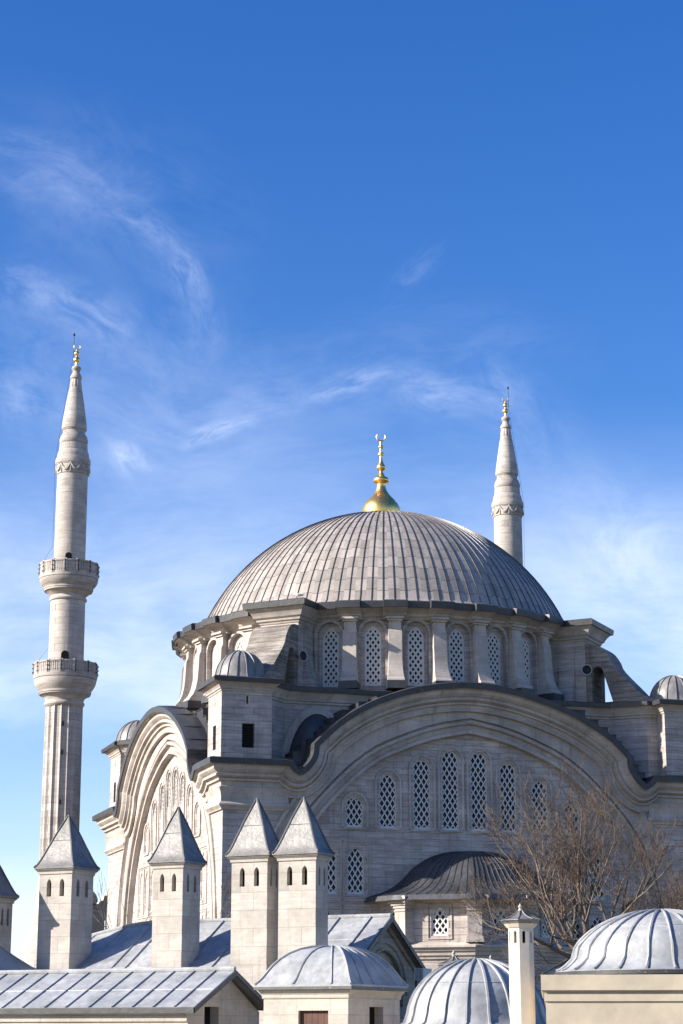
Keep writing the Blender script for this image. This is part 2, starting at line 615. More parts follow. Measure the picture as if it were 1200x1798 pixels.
def arch_loop(w, z0, z1, kind='round', n=12, s0=0.0):
    """closed outline, sill at z0, crown at z1"""
    hw = w / 2
    pts = [(s0 - hw, z0), (s0 + hw, z0)]
    if kind == 'rect':
        return pts + [(s0 + hw, z1), (s0 - hw, z1)]
    rise = hw if kind == 'round' else hw * 1.15
    zs = z1 - rise
    for k in range(n + 1):
        a = pi * k / n
        x, y = hw * cos(a), sin(a)
        if kind == 'point':
            t = abs(cos(a))
            y = (1 - t ** 1.55) ** 0.85
        pts.append((s0 + x, zs + rise * max(y, 0)))
    return pts


def inset(loop, d):
    return offset(loop, -d, True)


def clip_line(poly, p, d):
    """convex CCW polygon; returns t0, t1 of p + t d inside"""
    t0, t1 = -1e9, 1e9
    n = len(poly)
    for i in range(n):
        a, b = poly[i], poly[(i + 1) % n]
        ex_, ez_ = b[0] - a[0], b[1] - a[1]
        nx, nz = -ez_, ex_                      # inward
        if abs(nx) + abs(nz) < 1e-9:
            continue
        den = nx * d[0] + nz * d[1]
        num = nx * (a[0] - p[0]) + nz * (a[1] - p[1])
        if abs(den) < 1e-9:
            if num > 0:
                return None
            continue
        t = num / den
        if den > 0:
            t0 = max(t0, t)
        else:
            t1 = min(t1, t)
    return (t0, t1) if t1 - t0 > 0.03 else None


_wcache = {}


def window(parent, phi, s, d, z, w, h, kind='round', sx=0.36, sz=0.58, bw=0.075, fw=0.07, rot=None, loc=None, sill=True):
    """latticed window: object 'window' is the frame; children lattice and pane.  Local: x along wall, y into wall, z up from sill"""
    key = (round(w, 2), round(h, 2), kind, sx, sz, bw, fw)
    if key not in _wcache:
        lp = arch_loop(w, 0, h, kind)
        li = inset(lp, fw)
        fm = MB()
        fm.loft([[(p[0], 0.0, p[1]) for p in lp], [(p[0], -0.05, p[1]) for p in lp], [(p[0], -0.05, p[1]) for p in li], [(p[0], 0.06, p[1]) for p in li]], True)
        if sill:
            fm.box(-w / 2 + .01, w / 2 - .01, -0.065, 0.04, 0.003, 0.13)
        lm = MB()
        li2 = inset(lp, fw * 0.6)
        L_ = hypot(sx, sz)
        for sg in (1, -1):
            dx, dz = sg * sx / L_, sz / L_
            k = -40
            while k < 60:
                p = (k * sx, 0.10)
                r = clip_line(li2, p, (dx, dz))
                k += 1
                if not r:
                    continue
                a = (p[0] + dx * r[0], p[1] + dz * r[0])
                b = (p[0] + dx * r[1], p[1] + dz * r[1])
                nx, nz = -dz * bw / 2, dx * bw / 2
                y0, y1 = (-0.02, 0.05) if sg > 0 else (-0.012, 0.045)
                q = [(a[0] + nx, a[1] + nz), (b[0] + nx, b[1] + nz), (b[0] - nx, b[1] - nz), (a[0] - nx, a[1] - nz)]
                lm.face([(x, y0, z_) for x, z_ in q])
                for e in (0, 2):
                    A, B = q[e], q[e + 1]
                    lm.face([(A[0], y0, A[1]), (A[0], y1, A[1]), (B[0], y1, B[1]), (B[0], y0, B[1])])
        pm = MB()
        pm.face([(p[0], 0.09, p[1]) for p in lp])
        o1 = fm.build('window', M['lattice'])
        o2 = lm.build('lattice', M['lattice'], weld=False, smooth=0)
        o3 = pm.build('pane', M['glass'], smooth=0)
        _wcache[key] = (o1.data, o2.data, o3.data)
        for o in (o1, o2, o3):
            bpy.data.objects.remove(o)
    a, b, c = _wcache[key]
    if loc is None:
        loc = F(phi)(s, d, z)
        rot = phi
    o = link('window', a, parent, loc, rot)
    link('lattice', b, o)
    link('pane', c, o)
    return o


def F(phi):
    """facade frame: s to the right seen from outside, d outward from the dome axis, z up"""
    nx, ny = sin(phi), -cos(phi)
    tx, ty = cos(phi), sin(phi)
    return lambda s, d, z: (nx * d + tx * s, ny * d + ty * s, z)


# ------------------------------------------------------------------ ground
gm = MB()
gm.face([(-3000, -200, 0), (3000, -200, 0), (3000, 6000, 0), (-3000, 6000, 0)])
g_ = gm.build('ground', M['ground'], smooth=0)
g_['kind'] = 'structure'

# ------------------------------------------------------------------ the mosque
ALPHA = radians(18.1)
MC = Vector((2.91, 140.0, 0.0))
mosque = tag(empty('mosque', MC, ALPHA), 'great grey stone mosque with one broad lead dome and tall arched facades', 'mosque')
EX = Vector((cos(ALPHA), sin(ALPHA), 0))
EY = Vector((-sin(ALPHA), cos(ALPHA), 0))


def mw(x, y, z):
    return MC + EX * x + EY * y + Vector((0, 0, z))


RIGHT, LEFT = 0.0, -pi / 2
PIER = 15.75        # plane of the corner piers
TYM = 15.2          # plane of the windowed wall inside the arch


def interp(tab, x):
    for (a, b) in zip(tab, tab[1:]):
        if a[0] <= x <= b[0]:
            return a[1] + (b[1] - a[1]) * (x - a[0]) / (b[0] - a[0])
    return tab[-1][1] if x > tab[-1][0] else tab[0][1]


def catmull(pts, n=4):
    out = []
    for i in range(len(pts) - 1):
        p0, p1, p2, p3 = pts[max(i - 1, 0)], pts[i], pts[i + 1], pts[min(i + 2, len(pts) - 1)]
        for k in range(n):
            t = k / n
            out.append(tuple(0.5 * ((2 * p1[j]) + (-p0[j] + p2[j]) * t + (2 * p0[j] - 5 * p1[j] + 4 * p2[j] - p3[j]) * t * t + (-p0[j] + 3 * p1[j] - 3 * p2[j] + p3[j]) * t ** 3) for j in range(len(p1))))
    out.append(tuple(pts[-1]))
    return out


# upper edge of the cornice of one facade (s, z): pier - curl - great arch - curl - pier
LEFTHALF = [(-11.75, 23.42), (-11.5, 23.22), (-11.15, 23.1), (-10.75, 23.3), (-10.32, 23.76), (-10.04, 24.3), (-9.97, 24.9)]
ARCHTOP = [(-9.97, 24.9), (-9.2, 25.65), (-8.3, 26.4), (-6.9, 27.28), (-5.4, 27.95), (-3.8, 28.47), (-1.8, 28.86), (0.3, 29.02), (2.3, 28.86), (4.4, 28.42), (6.2, 27.85), (7.8, 27.18), (9.4, 26.25), (10.2, 25.6), (10.8, 25.0)]
RIGHTHALF = [(10.8, 25.0), (10.84, 24.45), (11.15, 23.83), (11.56, 23.36), (12.03, 23.06), (12.42, 23.2), (12.7, 23.42)]
OUTER = catmull(LEFTHALF, 3)[:-1] + catmull(ARCHTOP, 3)[:-1] + catmull(RIGHTHALF, 3)
# the inner arch: half profile round its own centre line
ARCH_HALF = [(0, 26.28), (1.8, 25.95), (3.3, 25.5), (4.7, 24.95), (5.9, 24.4), (7.2, 23.5), (8.4, 22.4), (9.5, 21.25), (10.3, 20.25), (11.1, 18.9), (11.75, 17.2), (12.15, 15.2), (12.35, 13.0), (12.4, 10.5)]
AC_ = 0.45


def arch_curve(off=0.0):
    h = catmull(ARCH_HALF, 2)
    pts = [(AC_ - x, z) for x, z in reversed(h)] + [(AC_ + x, z) for x, z in h[1:]]
    return offset(pts, -off, False)       # path runs left to right: left side is outward


STEPS_R = [(7.0, 28.21), (8.64, 27.62), (9.56, 27.17), (10.24, 26.71), (10.79, 26.28), (11.18, 25.81), (11.58, 25.34), (12.01, 24.83), (12.36, 24.33), (12.79, 23.8)]
STEPS_L = [(-4.4, 28.41), (-5.73, 27.99), (-6.94, 27.43), (-8.03, 26.89), (-8.78, 26.44), (-9.22, 26.03), (-9.63, 25.55), (-10.11, 25.14), (-10.66, 24.69), (-11.21, 24.25), (-11.76, 23.8)]


def facade(phi, s0, s1, name):
    f = F(phi)
    # wall: plane of the piers, opened by the outer arch ring
    ring = arch_curve(2.1)
    low = [p for p in offset(OUTER, 1.35, False)]
    # piers reach up to z 21.3 beneath their cornice, then the wall follows the curl of the cornice
    top = [(s0, 21.2), (s0, 22.2), (low[0][0] - .05, 22.2)] + low + [(low[-1][0] + .05, 22.2), (s1, 22.2), (s1, 21.2)]
    bm_ = MB()
    outer = [(s0, 0.0)] + [(ring[0][0], 0.0)] + [(ring[0][0], ring[0][1])] + ring[1:] + [(ring[-1][0], 0.0), (s1, 0.0)] + list(reversed(top))
    bm_.panel(outer, [], lambda s, z, dd: f(s, PIER - dd, z))
    w = bm_.build('facade_wall', M['stone'], mosque, smooth=20)
    # archivolt: stepped bands from the wall plane in to the tympanum
    ab = MB()
    steps = [(2.1, PIER), (2.1, PIER + .12), (2.0, PIER + .2), (1.92, PIER + .2), (1.88, PIER + .06), (1.82, PIER - .06), (1.0, PIER - .04), (0.96, PIER - .26), (0.90, PIER - .26), (0.84, PIER - .02), (0.70, PIER + .02), (0.64, PIER - .02), (0.60, PIER - .28), (0.3, PIER - .30), (0.26, PIER - .14), (0.06, PIER - .14), (0.0, TYM - .02)]
    rows = []
    for (o, d) in steps:
        rows.append([f(p[0], d, p[1]) for p in arch_curve(o)])
        rows[-1] = [f(arch_curve(o)[0][0], d, 0.0)] + rows[-1] + [f(arch_curve(o)[-1][0], d, 0.0)]
    ab.loft(rows)
    ab.build('archivolt', M['trim'], mosque, smooth=28)
    # tympanum
    inner = arch_curve(0.0)
    tops = [22.09, 23.59, 24.57, 25.23, 25.2, 24.59, 23.55, 22.14]
    xs = [-7.17, -4.98, -2.71, -0.79, 1.16, 3.15, 5.33, 7.53] if phi == 0 else [-7.4, -5.2, -2.95, -0.95, 0.95, 2.95, 5.2, 7.4]
    wins = []
    for x, t in zip(xs, tops):
        wins.append((x, 20.22, t, 1.14, 'round'))
    for x in (-8.85, -7.1, 7.4, 9.15):
        wins.append((x, 16.15, 19.0, 1.10, 'point'))
    for x in (-8.85, -7.1, 7.4, 9.15):
        wins.append((x, 12.3, 15.1, 1.10, 'point'))
    if phi != 0:
        for x in (-5.3, -3.5, -1.8, 0.0, 1.8, 3.5, 5.3):
            wins.append((x, 16.15, 19.0, 1.10, 'point'))
    tb = MB()
    holes = [arch_loop(ww, z0, z1, k, 12, x) for (x, z0, z1, ww, k) in wins]
    outl = [(inner[0][0], 0.0)] + inner + [(inner[-1][0], 0.0)]
    outl = list(reversed(outl))
    tb.panel(outl, holes, lambda s, z, dd: f(s, TYM - dd, z), 0.3)
    tb.build('tympanum', M['stone'], mosque, smooth=20)
    hm = MB()
    for (x, z0, z1, ww, k) in wins:
        window(mosque, phi, x, TYM - .16, z0, ww, z1 - z0, k)
        if k == 'round':
            # raised hood round the window head, jambs running down
            o1 = [p for p in arch_loop(ww + .36, z0, z1 + .18, 'round', 14, x)[1:]] + [(x - ww / 2 - .18, z0)]
            o2 = [p for p in arch_loop(ww + .62, z0, z1 + .31, 'round', 14, x)[1:]] + [(x - ww / 2 - .31, z0)]
            hm.loft([[f(p[0], TYM, p[1]) for p in o1], [f(p[0], TYM + .07, p[1]) for p in o1], [f(p[0], TYM + .09, p[1]) for p in o2], [f(p[0], TYM, p[1]) for p in o2]])
            hm.box(x - ww / 2 - .2, x + ww / 2 + .2, TYM - .05, TYM + .1, z0 - .12, z0 - .02, fn=lambda s, d, z: f(s, d, z))
        else:
            for (a, b, dd) in ((.30, .40, .06), (.18, .25, .04)):
                o1 = [(x - ww / 2 - a, z0 - a), (x + ww / 2 + a, z0 - a), (x + ww / 2 + a, z1 + a), (x - ww / 2 - a, z1 + a)]
                o2 = [(x - ww / 2 - b, z0 - b), (x + ww / 2 + b, z0 - b), (x + ww / 2 + b, z1 + b), (x - ww / 2 - b, z1 + b)]
                hm.loft([[f(p[0], TYM - .01, p[1]) for p in o1], [f(p[0], TYM + dd, p[1]) for p in o1], [f(p[0], TYM + dd, p[1]) for p in o2], [f(p[0], TYM - .01, p[1]) for p in o2]], True)
    hm.build('hood_mould', M['trim'], mosque, smooth=30)
    # cornice: the same mouldings run over the piers and along the curl and the arch
    path = [(s0, 23.62), (OUTER[0][0] - .35, 23.62), (OUTER[0][0] - .1, 23.58)] + OUTER + [(OUTER[-1][0] + .1, 23.58), (OUTER[-1][0] + .35, 23.62), (s1, 23.62)]
    prof = [(0.0, 1.02), (0.05, 0.84), (0.26, 0.80), (0.40, 0.66), (0.47, 0.54), (0.53, 0.53), (0.54, 0.62), (0.66, 0.60), (0.72, 0.42), (0.78, 0.32), (0.80, 0.40), (0.92, 0.38), (0.96, 0.24), (1.06, 0.18), (1.2, 0.17), (1.24, 0.22), (1.33, 0.2), (1.36, 0.0)]
    cb = MB()
    rows = []
    for (o, p) in prof:
        pp = offset(path, o, False)
        pp[0] = (s0 - p, pp[0][1])
        pp[-1] = (s1 + p, pp[-1][1])
        rows.append([f(q[0], PIER + p, q[1]) for q in pp])
    cb.loft(rows)
    # lower part of the pier capital
    for (a, b) in ((s0, OUTER[0][0] - .05), (OUTER[-1][0] + .1, s1)):
        low_prof = [(22.3, .34), (22.05, .22), (21.75, .16), (21.45, .18), (21.32, .30), (21.24, .32), (21.16, .24), (21.05, .14), (20.98, .14), (20.94, 0.0)]
        rr = []
        for (z, p) in low_prof:
            e = p if a == s0 else 0.0
            e2 = p if b == s1 else 0.0
            ia = 0.0 if a == s0 else -p * .8
            ib = 0.0 if b == s1 else p * .8
            pts = [f(a - e + ia, PIER + p, z), f(b + e2 + ib, PIER + p, z)]
            if a != s0:
                pts = [f(a + ia, PIER, z)] + pts
            if b != s1:
                pts = pts + [f(b + ib, PIER, z)]
            rr.append(pts)
        cb.loft(rr)
    cb.build('cornice', M['trim'], mosque, smooth=28)
    # lead flashing on the cornice and the roof behind it
    lb = MB()
    up = offset(path, -0.36, False)
    rows = []
    for (pp, p, lift) in ((path, 1.0, 0), (path, 1.12, 0), (up, 1.15, 0), (up, 0.95, .06), (up, 0.2, .03)):
        q = [list(x) for x in pp]
        q[0] = [s0 - p, q[0][1]]
        q[-1] = [s1 + p, q[-1][1]]
        rows.append([f(x[0], PIER + p, x[1] + lift) for x in q])
    q = [list(x) for x in up]
    rows.append([f(x[0], 15.5, x[1] + .06) for x in q])
    rows.append([f(x[0], 13.3, x[1] - 1.1) for x in q])
    lb.loft(rows)
    for i in range(8, len(up) - 8, 4):
        a = up[i]
        lb.tube([f(a[0], 16.7, a[1] + .03), f(a[0], 16.2, a[1] + .06), f(a[0], 15.5, a[1] + .08)], .045, 5)
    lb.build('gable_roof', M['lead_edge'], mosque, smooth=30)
    # stepped lead treads behind the curl: one flight down each shoulder
    for fl_ in (STEPS_R, STEPS_L):
        sb = MB()
        for (p, q) in zip(fl_, fl_[1:]):
            sb.box(min(p[0], q[0]), max(p[0], q[0]), 13.42, 15.3, p[1] - 1.9, p[1], fn=lambda s, d, z: f(s, d, z))
            sb.box(min(p[0], q[0]) - .03, max(p[0], q[0]) + .03, 13.42, 15.36, p[1] + .002, p[1] + .05, fn=lambda s, d, z: f(s, d, z))
        sb.build('roof_steps', M['lead_edge'], mosque, smooth=0)


facade(RIGHT, -PIER, 18.5, 'right')
facade(LEFT, -18.2, PIER, 'left')

# plain far walls and a core that closes the body
cb = MB()
cb.box(-PIER + .6, 18.5, -TYM + .6, 18.2, 0, 22.9)
cb.box(17.0, 18.5, -PIER + .01, 18.2, 0, 23.4)
cb.box(-PIER + .01, 18.5, 17.0, 18.2, 0, 23.4)
cb.build('body_core', M['stone'], mosque, smooth=0)
rf = MB()
for (x0, x1, y0, y1) in ((-PIER, -11.6, -PIER, -11.6), (12.4, 18.5, -PIER, -11.6), (-PIER, -11.6, 12.4, 18.2), (12.4, 18.5, 12.4, 18.2)):
    rf.sweep(rect(x0, x1, y0, y1), [(0.1, 23.9), (-.8, 23.96), (-2.0, 24.0)])
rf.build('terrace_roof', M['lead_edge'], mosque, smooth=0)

# upper base with re-entrant diagonals to the turrets
bp = [(-11.2, -13.4), (11.3, -13.4), (13.15, -15.15), (14.6, -15.15), (15.7, -13.6), (13.4, -11.3), (13.4, 11.2), (15.7, 13.5), (13.6, 15.6), (11.3, 13.4), (-11.2, 13.4), (-13.5, 15.7), (-15.6, 13.6), (-13.4, 11.3), (-13.4, -11.2), (-15.2, -13.0), (-13.0, -15.2)]
ub = MB()
ub.sweep(bp, [(0, 22), (0, 28.15)])
ub.build('upper_base', M['stone'], mosque, smooth=0)
uc = MB()
uc.sweep(bp, [(0, 28.0), (.08, 28.05), (.08, 28.15), (.18, 28.22), (.2, 28.3), (.3, 28.5), (.42, 28.7), (.5, 28.74)])
uc.build('base_cornice', M['trim'], mosque, smooth=0)
ul = MB()
ul.sweep(bp, [(.45, 28.74), (.62, 28.74), (.65, 29.02), (.5, 29.08), (-2.6, 29.3)])
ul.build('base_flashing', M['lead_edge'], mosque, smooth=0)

# lead half-vaults in the blind arches of the base, with their stone rings
for (phi, s) in ((RIGHT, -9.1), (RIGHT, 9.3), (LEFT, 9.1), (LEFT, -9.3)):
    f = F(phi)
    vb = MB()
    rows = []
    for i in range(9):
        el_ = (pi / 2) * i / 8
        row = []
        for j in range(15):
            a = pi * j / 14
            row.append(f(s - 2.0 * cos(a) * cos(el_), 13.38 + 1.6 * sin(a) * cos(el_) * (1.0), 23.2 + 4.2 * sin(el_)))
        rows.append(row)
    vb.loft(rows)
    vb.build('half_vault', M['lead_dark_shade'], mosque, smooth=60)
    rb = MB()
    def ell(r):
        return [(s + (2.0 + r) * cos(pi * k / 20), 23.2 + (4.2 + r) * sin(pi * k / 20)) for k in range(21)]
    rb.loft([[f(p[0], 13.35, p[1]) for p in ell(.02)], [f(p[0], 13.6, p[1]) for p in ell(.02)], [f(p[0], 13.6, p[1]) for p in ell(.42)], [f(p[0], 13.52, p[1]) for p in ell(.52)], [f(p[0], 13.35, p[1]) for p in ell(.52)]])
    rb.build('arch_ring', M['trim'], mosque, smooth=30)

# ---------------------------------------------------------------- drum
BAY = radians(11.9)
OFF = radians(2.0)
quads = [OFF + pi / 2 * k for k in range(4)]
QR = {0: (-3, 4), 1: (-3, 4), 3: (-8, 4)}
PILS = [quads[k] + BAY * (j + .5) for k, (a, b) in QR.items() for j in range(a, b - 1)]
WINS = [quads[k] + BAY * j for k, (a, b) in QR.items() for j in range(a, b)]
DIAG = [pi / 4 + OFF * .4, 3 * pi / 4, -pi / 4 + OFF * .4]      # buttresses at the near right, far and near left corners
db = MB()
chord = 13.62 * tan(BAY / 2)
for a in WINS:
    f = F(a)
    z0, z1 = 29.1, 34.1
    rec = arch_loop(1.62, 29.3, 33.82, 'round', 14)
    db.panel(rect(-chord, chord, z0, z1), [rec], lambda s, z, dd: f(s, 13.62 - dd, z), 0.24)
    db.panel(arch_loop(1.75, 29.25, 33.9, 'round', 14), [arch_loop(1.06, 29.62, 33.5, 'point', 12)], lambda s, z, dd: f(s, 13.40 - dd, z), 0.25)
    # archivolt round each recess
    o1, o2 = arch_loop(1.62, 29.3, 33.82, 'round', 14)[1:] + [(-.81, 29.3)], arch_loop(1.98, 29.3, 34.0, 'round', 14)[1:] + [(-.99, 29.3)]
    db.loft([[f(p[0], 13.6, p[1]) for p in o1], [f(p[0], 13.76, p[1]) for p in o1], [f(p[0], 13.74, p[1]) for p in o2], [f(p[0], 13.6, p[1]) for p in o2]])
for a in DIAG:
    f = F(a)
    db.panel(rect(-1.0, 1.0, 29.1, 34.1), [], lambda s, z, dd: f(s, 13.6, z))
db.build('drum', M['stone'], mosque, smooth=25)
for a in WINS:
    window(mosque, a, 0, 13.33, 29.62, 1.06, 3.88, 'point', sx=0.345, sz=0.50, bw=0.125, fw=0.10)


def pil_bump(a, wdt):
    for p in PILS:
        d = (a - p + pi) % (2 * pi) - pi
        if abs(d) < wdt:
            return 1
    return 0


# cornice ring breaking forward over each pilaster
angs = []
for p in PILS:
    for e in (-3.15, -3.05, 3.05, 3.15):
        angs.append((p + radians(e)) % (2 * pi))
for k in range(120):
    angs.append((2 * pi * k / 120 + .011) % (2 * pi))
angs = sorted(angs)


def ring(prof, brk):
    rows = []
    for (r, z) in prof:
        rows.append([((r + brk * pil_bump(a, radians(3.1))) * sin(a), -(r + brk * pil_bump(a, radians(3.1))) * cos(a), z) for a in angs])
    return rows


dc = MB()
dc.loft(ring([(13.6, 33.85), (13.72, 33.9), (13.78, 34.02), (13.95, 34.1), (14.0, 34.22), (14.2, 34.36), (14.5, 34.48), (14.62, 34.5)], 0.30), True)
dc.build('drum_cornice', M['trim'], mosque, smooth=25)
dl = MB()
dl.loft(ring([(14.55, 34.5), (14.78, 34.5), (14.82, 34.9), (14.7, 34.98)], 0.26) + ring([(14.15, 35.03), (13.3, 35.12)], 0.0), True)
dl.build('drum_flashing', M['lead_edge'], mosque, smooth=25)

pm = MB()
pm.box(-.40, .40, -14.12, -13.5, 32.3, 33.75)
pm.loft([[(s, -(13.5), z) for s in (0,)] * 1 for z in (0,)], False) if False else None
prof = [(33.2, 14.14), (32.9, 14.26), (32.0, 14.30), (31.2, 14.36), (30.6, 14.48), (30.15, 14.68), (29.8, 14.98), (29.7, 15.0)]
rows = []
for (z, d) in prof:
    k = 0.44 + max(0, (14.98 - 14.3)) * 0 + (max(0, d - 14.36)) * 0.16
    rows.append([(-k, -13.5, z), (-k, -d, z), (k, -d, z), (k, -13.5, z)])
pm.loft(rows)
pm.box(-.50, .50, -14.26, -13.5, 33.74, 33.88)
pm.box(-.58, .58, -14.42, -13.5, 33.883, 34.02)
pil_me = pm.build('pilaster', M['trim'], mosque, smooth=25)
pf = MB()
pf.box(-.60, .60, -15.1, -13.5, 29.2, 29.7)
foot_me = pf.build('foot_flashing', M['lead_edge'], pil_me, smooth=0)
for i, a in enumerate(PILS):
    o = pil_me if i == 0 else link('pilaster', pil_me.data, mosque)
    o.rotation_euler = (0, 0, a)
    if i:
        link('foot_flashing', foot_me.data, o)

# diagonal buttresses with their scrolled wings
wing = [(15.7, 29.0), (21.2, 29.0), (20.6, 29.2), (19.9, 29.5), (19.25, 29.97), (18.68, 30.6), (18.1, 31.22), (17.72, 31.65), (17.52, 31.95), (17.4, 32.3), (17.2, 32.65), (17.0, 32.92), (16.75, 33.14), (16.45, 33.28), (16.1, 33.34), (15.7, 33.35)]
hole = [(17.65, 29.1)] + [(16.58 + .40 * cos(pi * k / 10), 31.35 + .40 * sin(pi * k / 10)) for k in range(11)] + [(16.16, 29.1)]
for a in DIAG:
    f = F(a)
    bt = MB()
    HW = 1.38
    bt.box(-HW, HW, 13.2, 15.75, 29.1, 33.9, fn=lambda s, d, z: f(s, d, z))
    # flank pilasters beside the block
    for sg in (-1, 1):
        rr = []
        for (z, e) in ((33.9, .05), (32.0, .08), (30.8, .2), (30.0, .45), (29.5, .8), (29.1, .85)):
            rr.append([f(sg * HW, 13.9, z), f(sg * (HW + e), 13.9, z), f(sg * (HW + e), 15.0, z), f(sg * HW, 15.0, z)])
        bt.loft(rr)
    b_ = bt.build('buttress', M['stone'], mosque, smooth=25)
    wg = MB()
    for sg in (-1, 1):
        wg.panel(wing, [hole], lambda d, z, dd: f(sg * (HW - .04), d, z))
    for (loop, nm) in ((wing, 0), (hole, 1)):
        wg.loft([[f(-HW + .04, p[0], p[1]) for p in loop], [f(HW - .04, p[0], p[1]) for p in loop]], True)
    wg.build('scroll_wing', M['stone_dirty'], b_, smooth=30)
    cp = MB()
    plan = [(-HW, 13.3), (-HW, 15.75), (HW, 15.75), (HW, 13.3)]
    pr = [(0, 33.5), (.06, 33.55), (.10, 33.66), (.2, 33.72), (.22, 33.84), (.36, 33.95), (.42, 34.1), (.55, 34.3), (.7, 34.46), (.74, 34.5)]
    cp.loft([[f(p[0], p[1], z) for p in offset(plan, -o, False)] for (o, z) in pr])
    cp.build('buttress_cornice', M['trim'], b_, smooth=20)
    lp = MB()
    lp.loft([[f(p[0], p[1], z) for p in offset(plan, -o, False)] for (o, z) in ((.66, 34.5), (.86, 34.5), (.9, 34.86), (.8, 34.93), (-.8, 35.02), (-1.6, 35.05))])
    lp.build('buttress_flashing', M['lead_edge'], b_, smooth=0)

# ---------------------------------------------------------------- main dome
ZC, RS = 30.15, 14.18
prof = [(14.2, 35.0), (13.75, 35.08), (13.4, 35.25)]
for k in range(0, 25):
    lat = math.asin(13.14 / RS) * (1 - k / 24)
    r, z = RS * sin(lat), ZC + RS * cos(lat)
    prof.append((max(r, 0.02), z))

dm = MB()
dm.revolve(prof, 220, cap1=True)
dome = dm.build('dome', M['dome'], mosque, smooth=40, loc=(.17, 0, 0))
rm = MB()
NR = 110
for k in range(NR):
    a = 2 * pi * k / NR
    ca, sa = sin(a), -cos(a)
    tx, ty = cos(a), sin(a)
    lim = 24 if k % 2 == 0 else 22
    pr = prof[:3 + lim - 1]
    rows = []
    for i, (r, z) in enumerate(pr):
        w_ = 0.030 if r > 5 else 0.022
        n_ = Vector((ca * r, sa * r, (z - ZC) if i > 2 else r * .8)).normalized()
        p = Vector((ca * r, sa * r, z))
        t = Vector((tx, ty, 0)) * w_
        rows.append([p - t, p - t * .8 + n_ * .045, p + t * .8 + n_ * .045, p + t])
    rm.loft(rows)
rm.build('ribs', M['rib'], dome, smooth=0)

# gilded finial of the main dome: radii digitised in metres
MPX = 145.6 / FPX
fin_px = [(31, 915), (33, 903), (33.5, 896), (31.5, 890), (28, 884), (23, 878), (18, 873), (13.5, 868), (10, 862), (8, 856), (7.5, 850), (8.5, 848.5), (13, 847), (14.3, 845), (13.5, 842), (12, 839.5), (7, 837), (5, 833), (3.3, 830), (2.8, 828), (4.5, 826), (7.6, 824), (8.3, 821.5), (7.5, 818.5), (5, 815), (3.2, 810), (2.5, 803), (2.8, 800.5), (5.2, 799.5), (5.8, 797.5), (5, 795.5), (2.4, 794.5), (2.3, 788), (4.2, 786.5), (4.6, 784.8), (4, 783), (2.2, 782), (2.3, 777), (1.8, 775.5)]
fm = MB()
fm.revolve([(r * MPX, zat(v, 140)) for r, v in fin_px], 32, cap1=True)
fin = fm.build('finial', M['gold'], mosque, smooth=50)


def crescent(parent, zc, r, thick, mat, rot=0.0, gap=38, name='crescent'):
    mb = MB()
    rows = []
    n = 26
    for k in range(n + 1):
        a = -pi / 2 + radians(180 - gap * .62) * (2 * k / n - 1)
        t = 1 - abs(2 * k / n - 1) ** 1.6
        w_ = thick * (0.22 + 0.78 * t)
        cx, cz = cos(a), sin(a)
        ri = r - w_
        dpt = thick * .35 * (0.4 + .6 * t)
        rows.append([(cx * r, -dpt * .3, zc + cz * r), (cx * r, dpt * .3, zc + cz * r), (cx * (r + ri) / 2, dpt, zc + cz * (r + ri) / 2), (cx * ri, dpt * .3, zc + cz * ri), (cx * ri, -dpt * .3, zc + cz * ri), (cx * (r + ri) / 2, -dpt, zc + cz * (r + ri) / 2)])
    mb.loft(rows, True, True, True)
    return mb.build(name, mat, parent, smooth=50, rot=rot)


crescent(fin, zat(767.5, 140), 8.6 * MPX, 2.9 * MPX, M['gold'], -ALPHA)


# ---------------------------------------------------------------- corner turrets
def lead_dome(mb, R, z0, H, n, rib=0.05, flare=0.12, rows=10, ribw=0.04, c=(0, 0), pw=0.5):
    pr = [(R + flare, z0), (R + flare * .35, z0 + H * .05)]
    for k in range(1, rows + 1):
        t = k / rows
        a = pi / 2 * t
        pr.append((max(R * cos(a), 0.01), z0 + H * .07 + H * .93 * sin(a) ** 1.0))
    mb.revolve(pr, n * 2, c, cap1=True)
    for k in range(n):
        a = 2 * pi * k / n
        rr = []
        for i, (r, z) in enumerate(pr[:-1]):
            j = min(i + 1, len(pr) - 1)
            dr, dz = pr[j][0] - r, pr[j][1] - z
            L_ = hypot(dr, dz) or 1
            nr, nz = dz / L_, -dr / L_
            p = Vector((c[0] + cos(a) * r, c[1] + sin(a) * r, z))
            no = Vector((cos(a) * nr, sin(a) * nr, nz)) * rib
            t = Vector((-sin(a), cos(a), 0)) * ribw
            rr.append([p - t, p - t * .7 + no, p + t * .7 + no, p + t])
        mb.loft(rr)


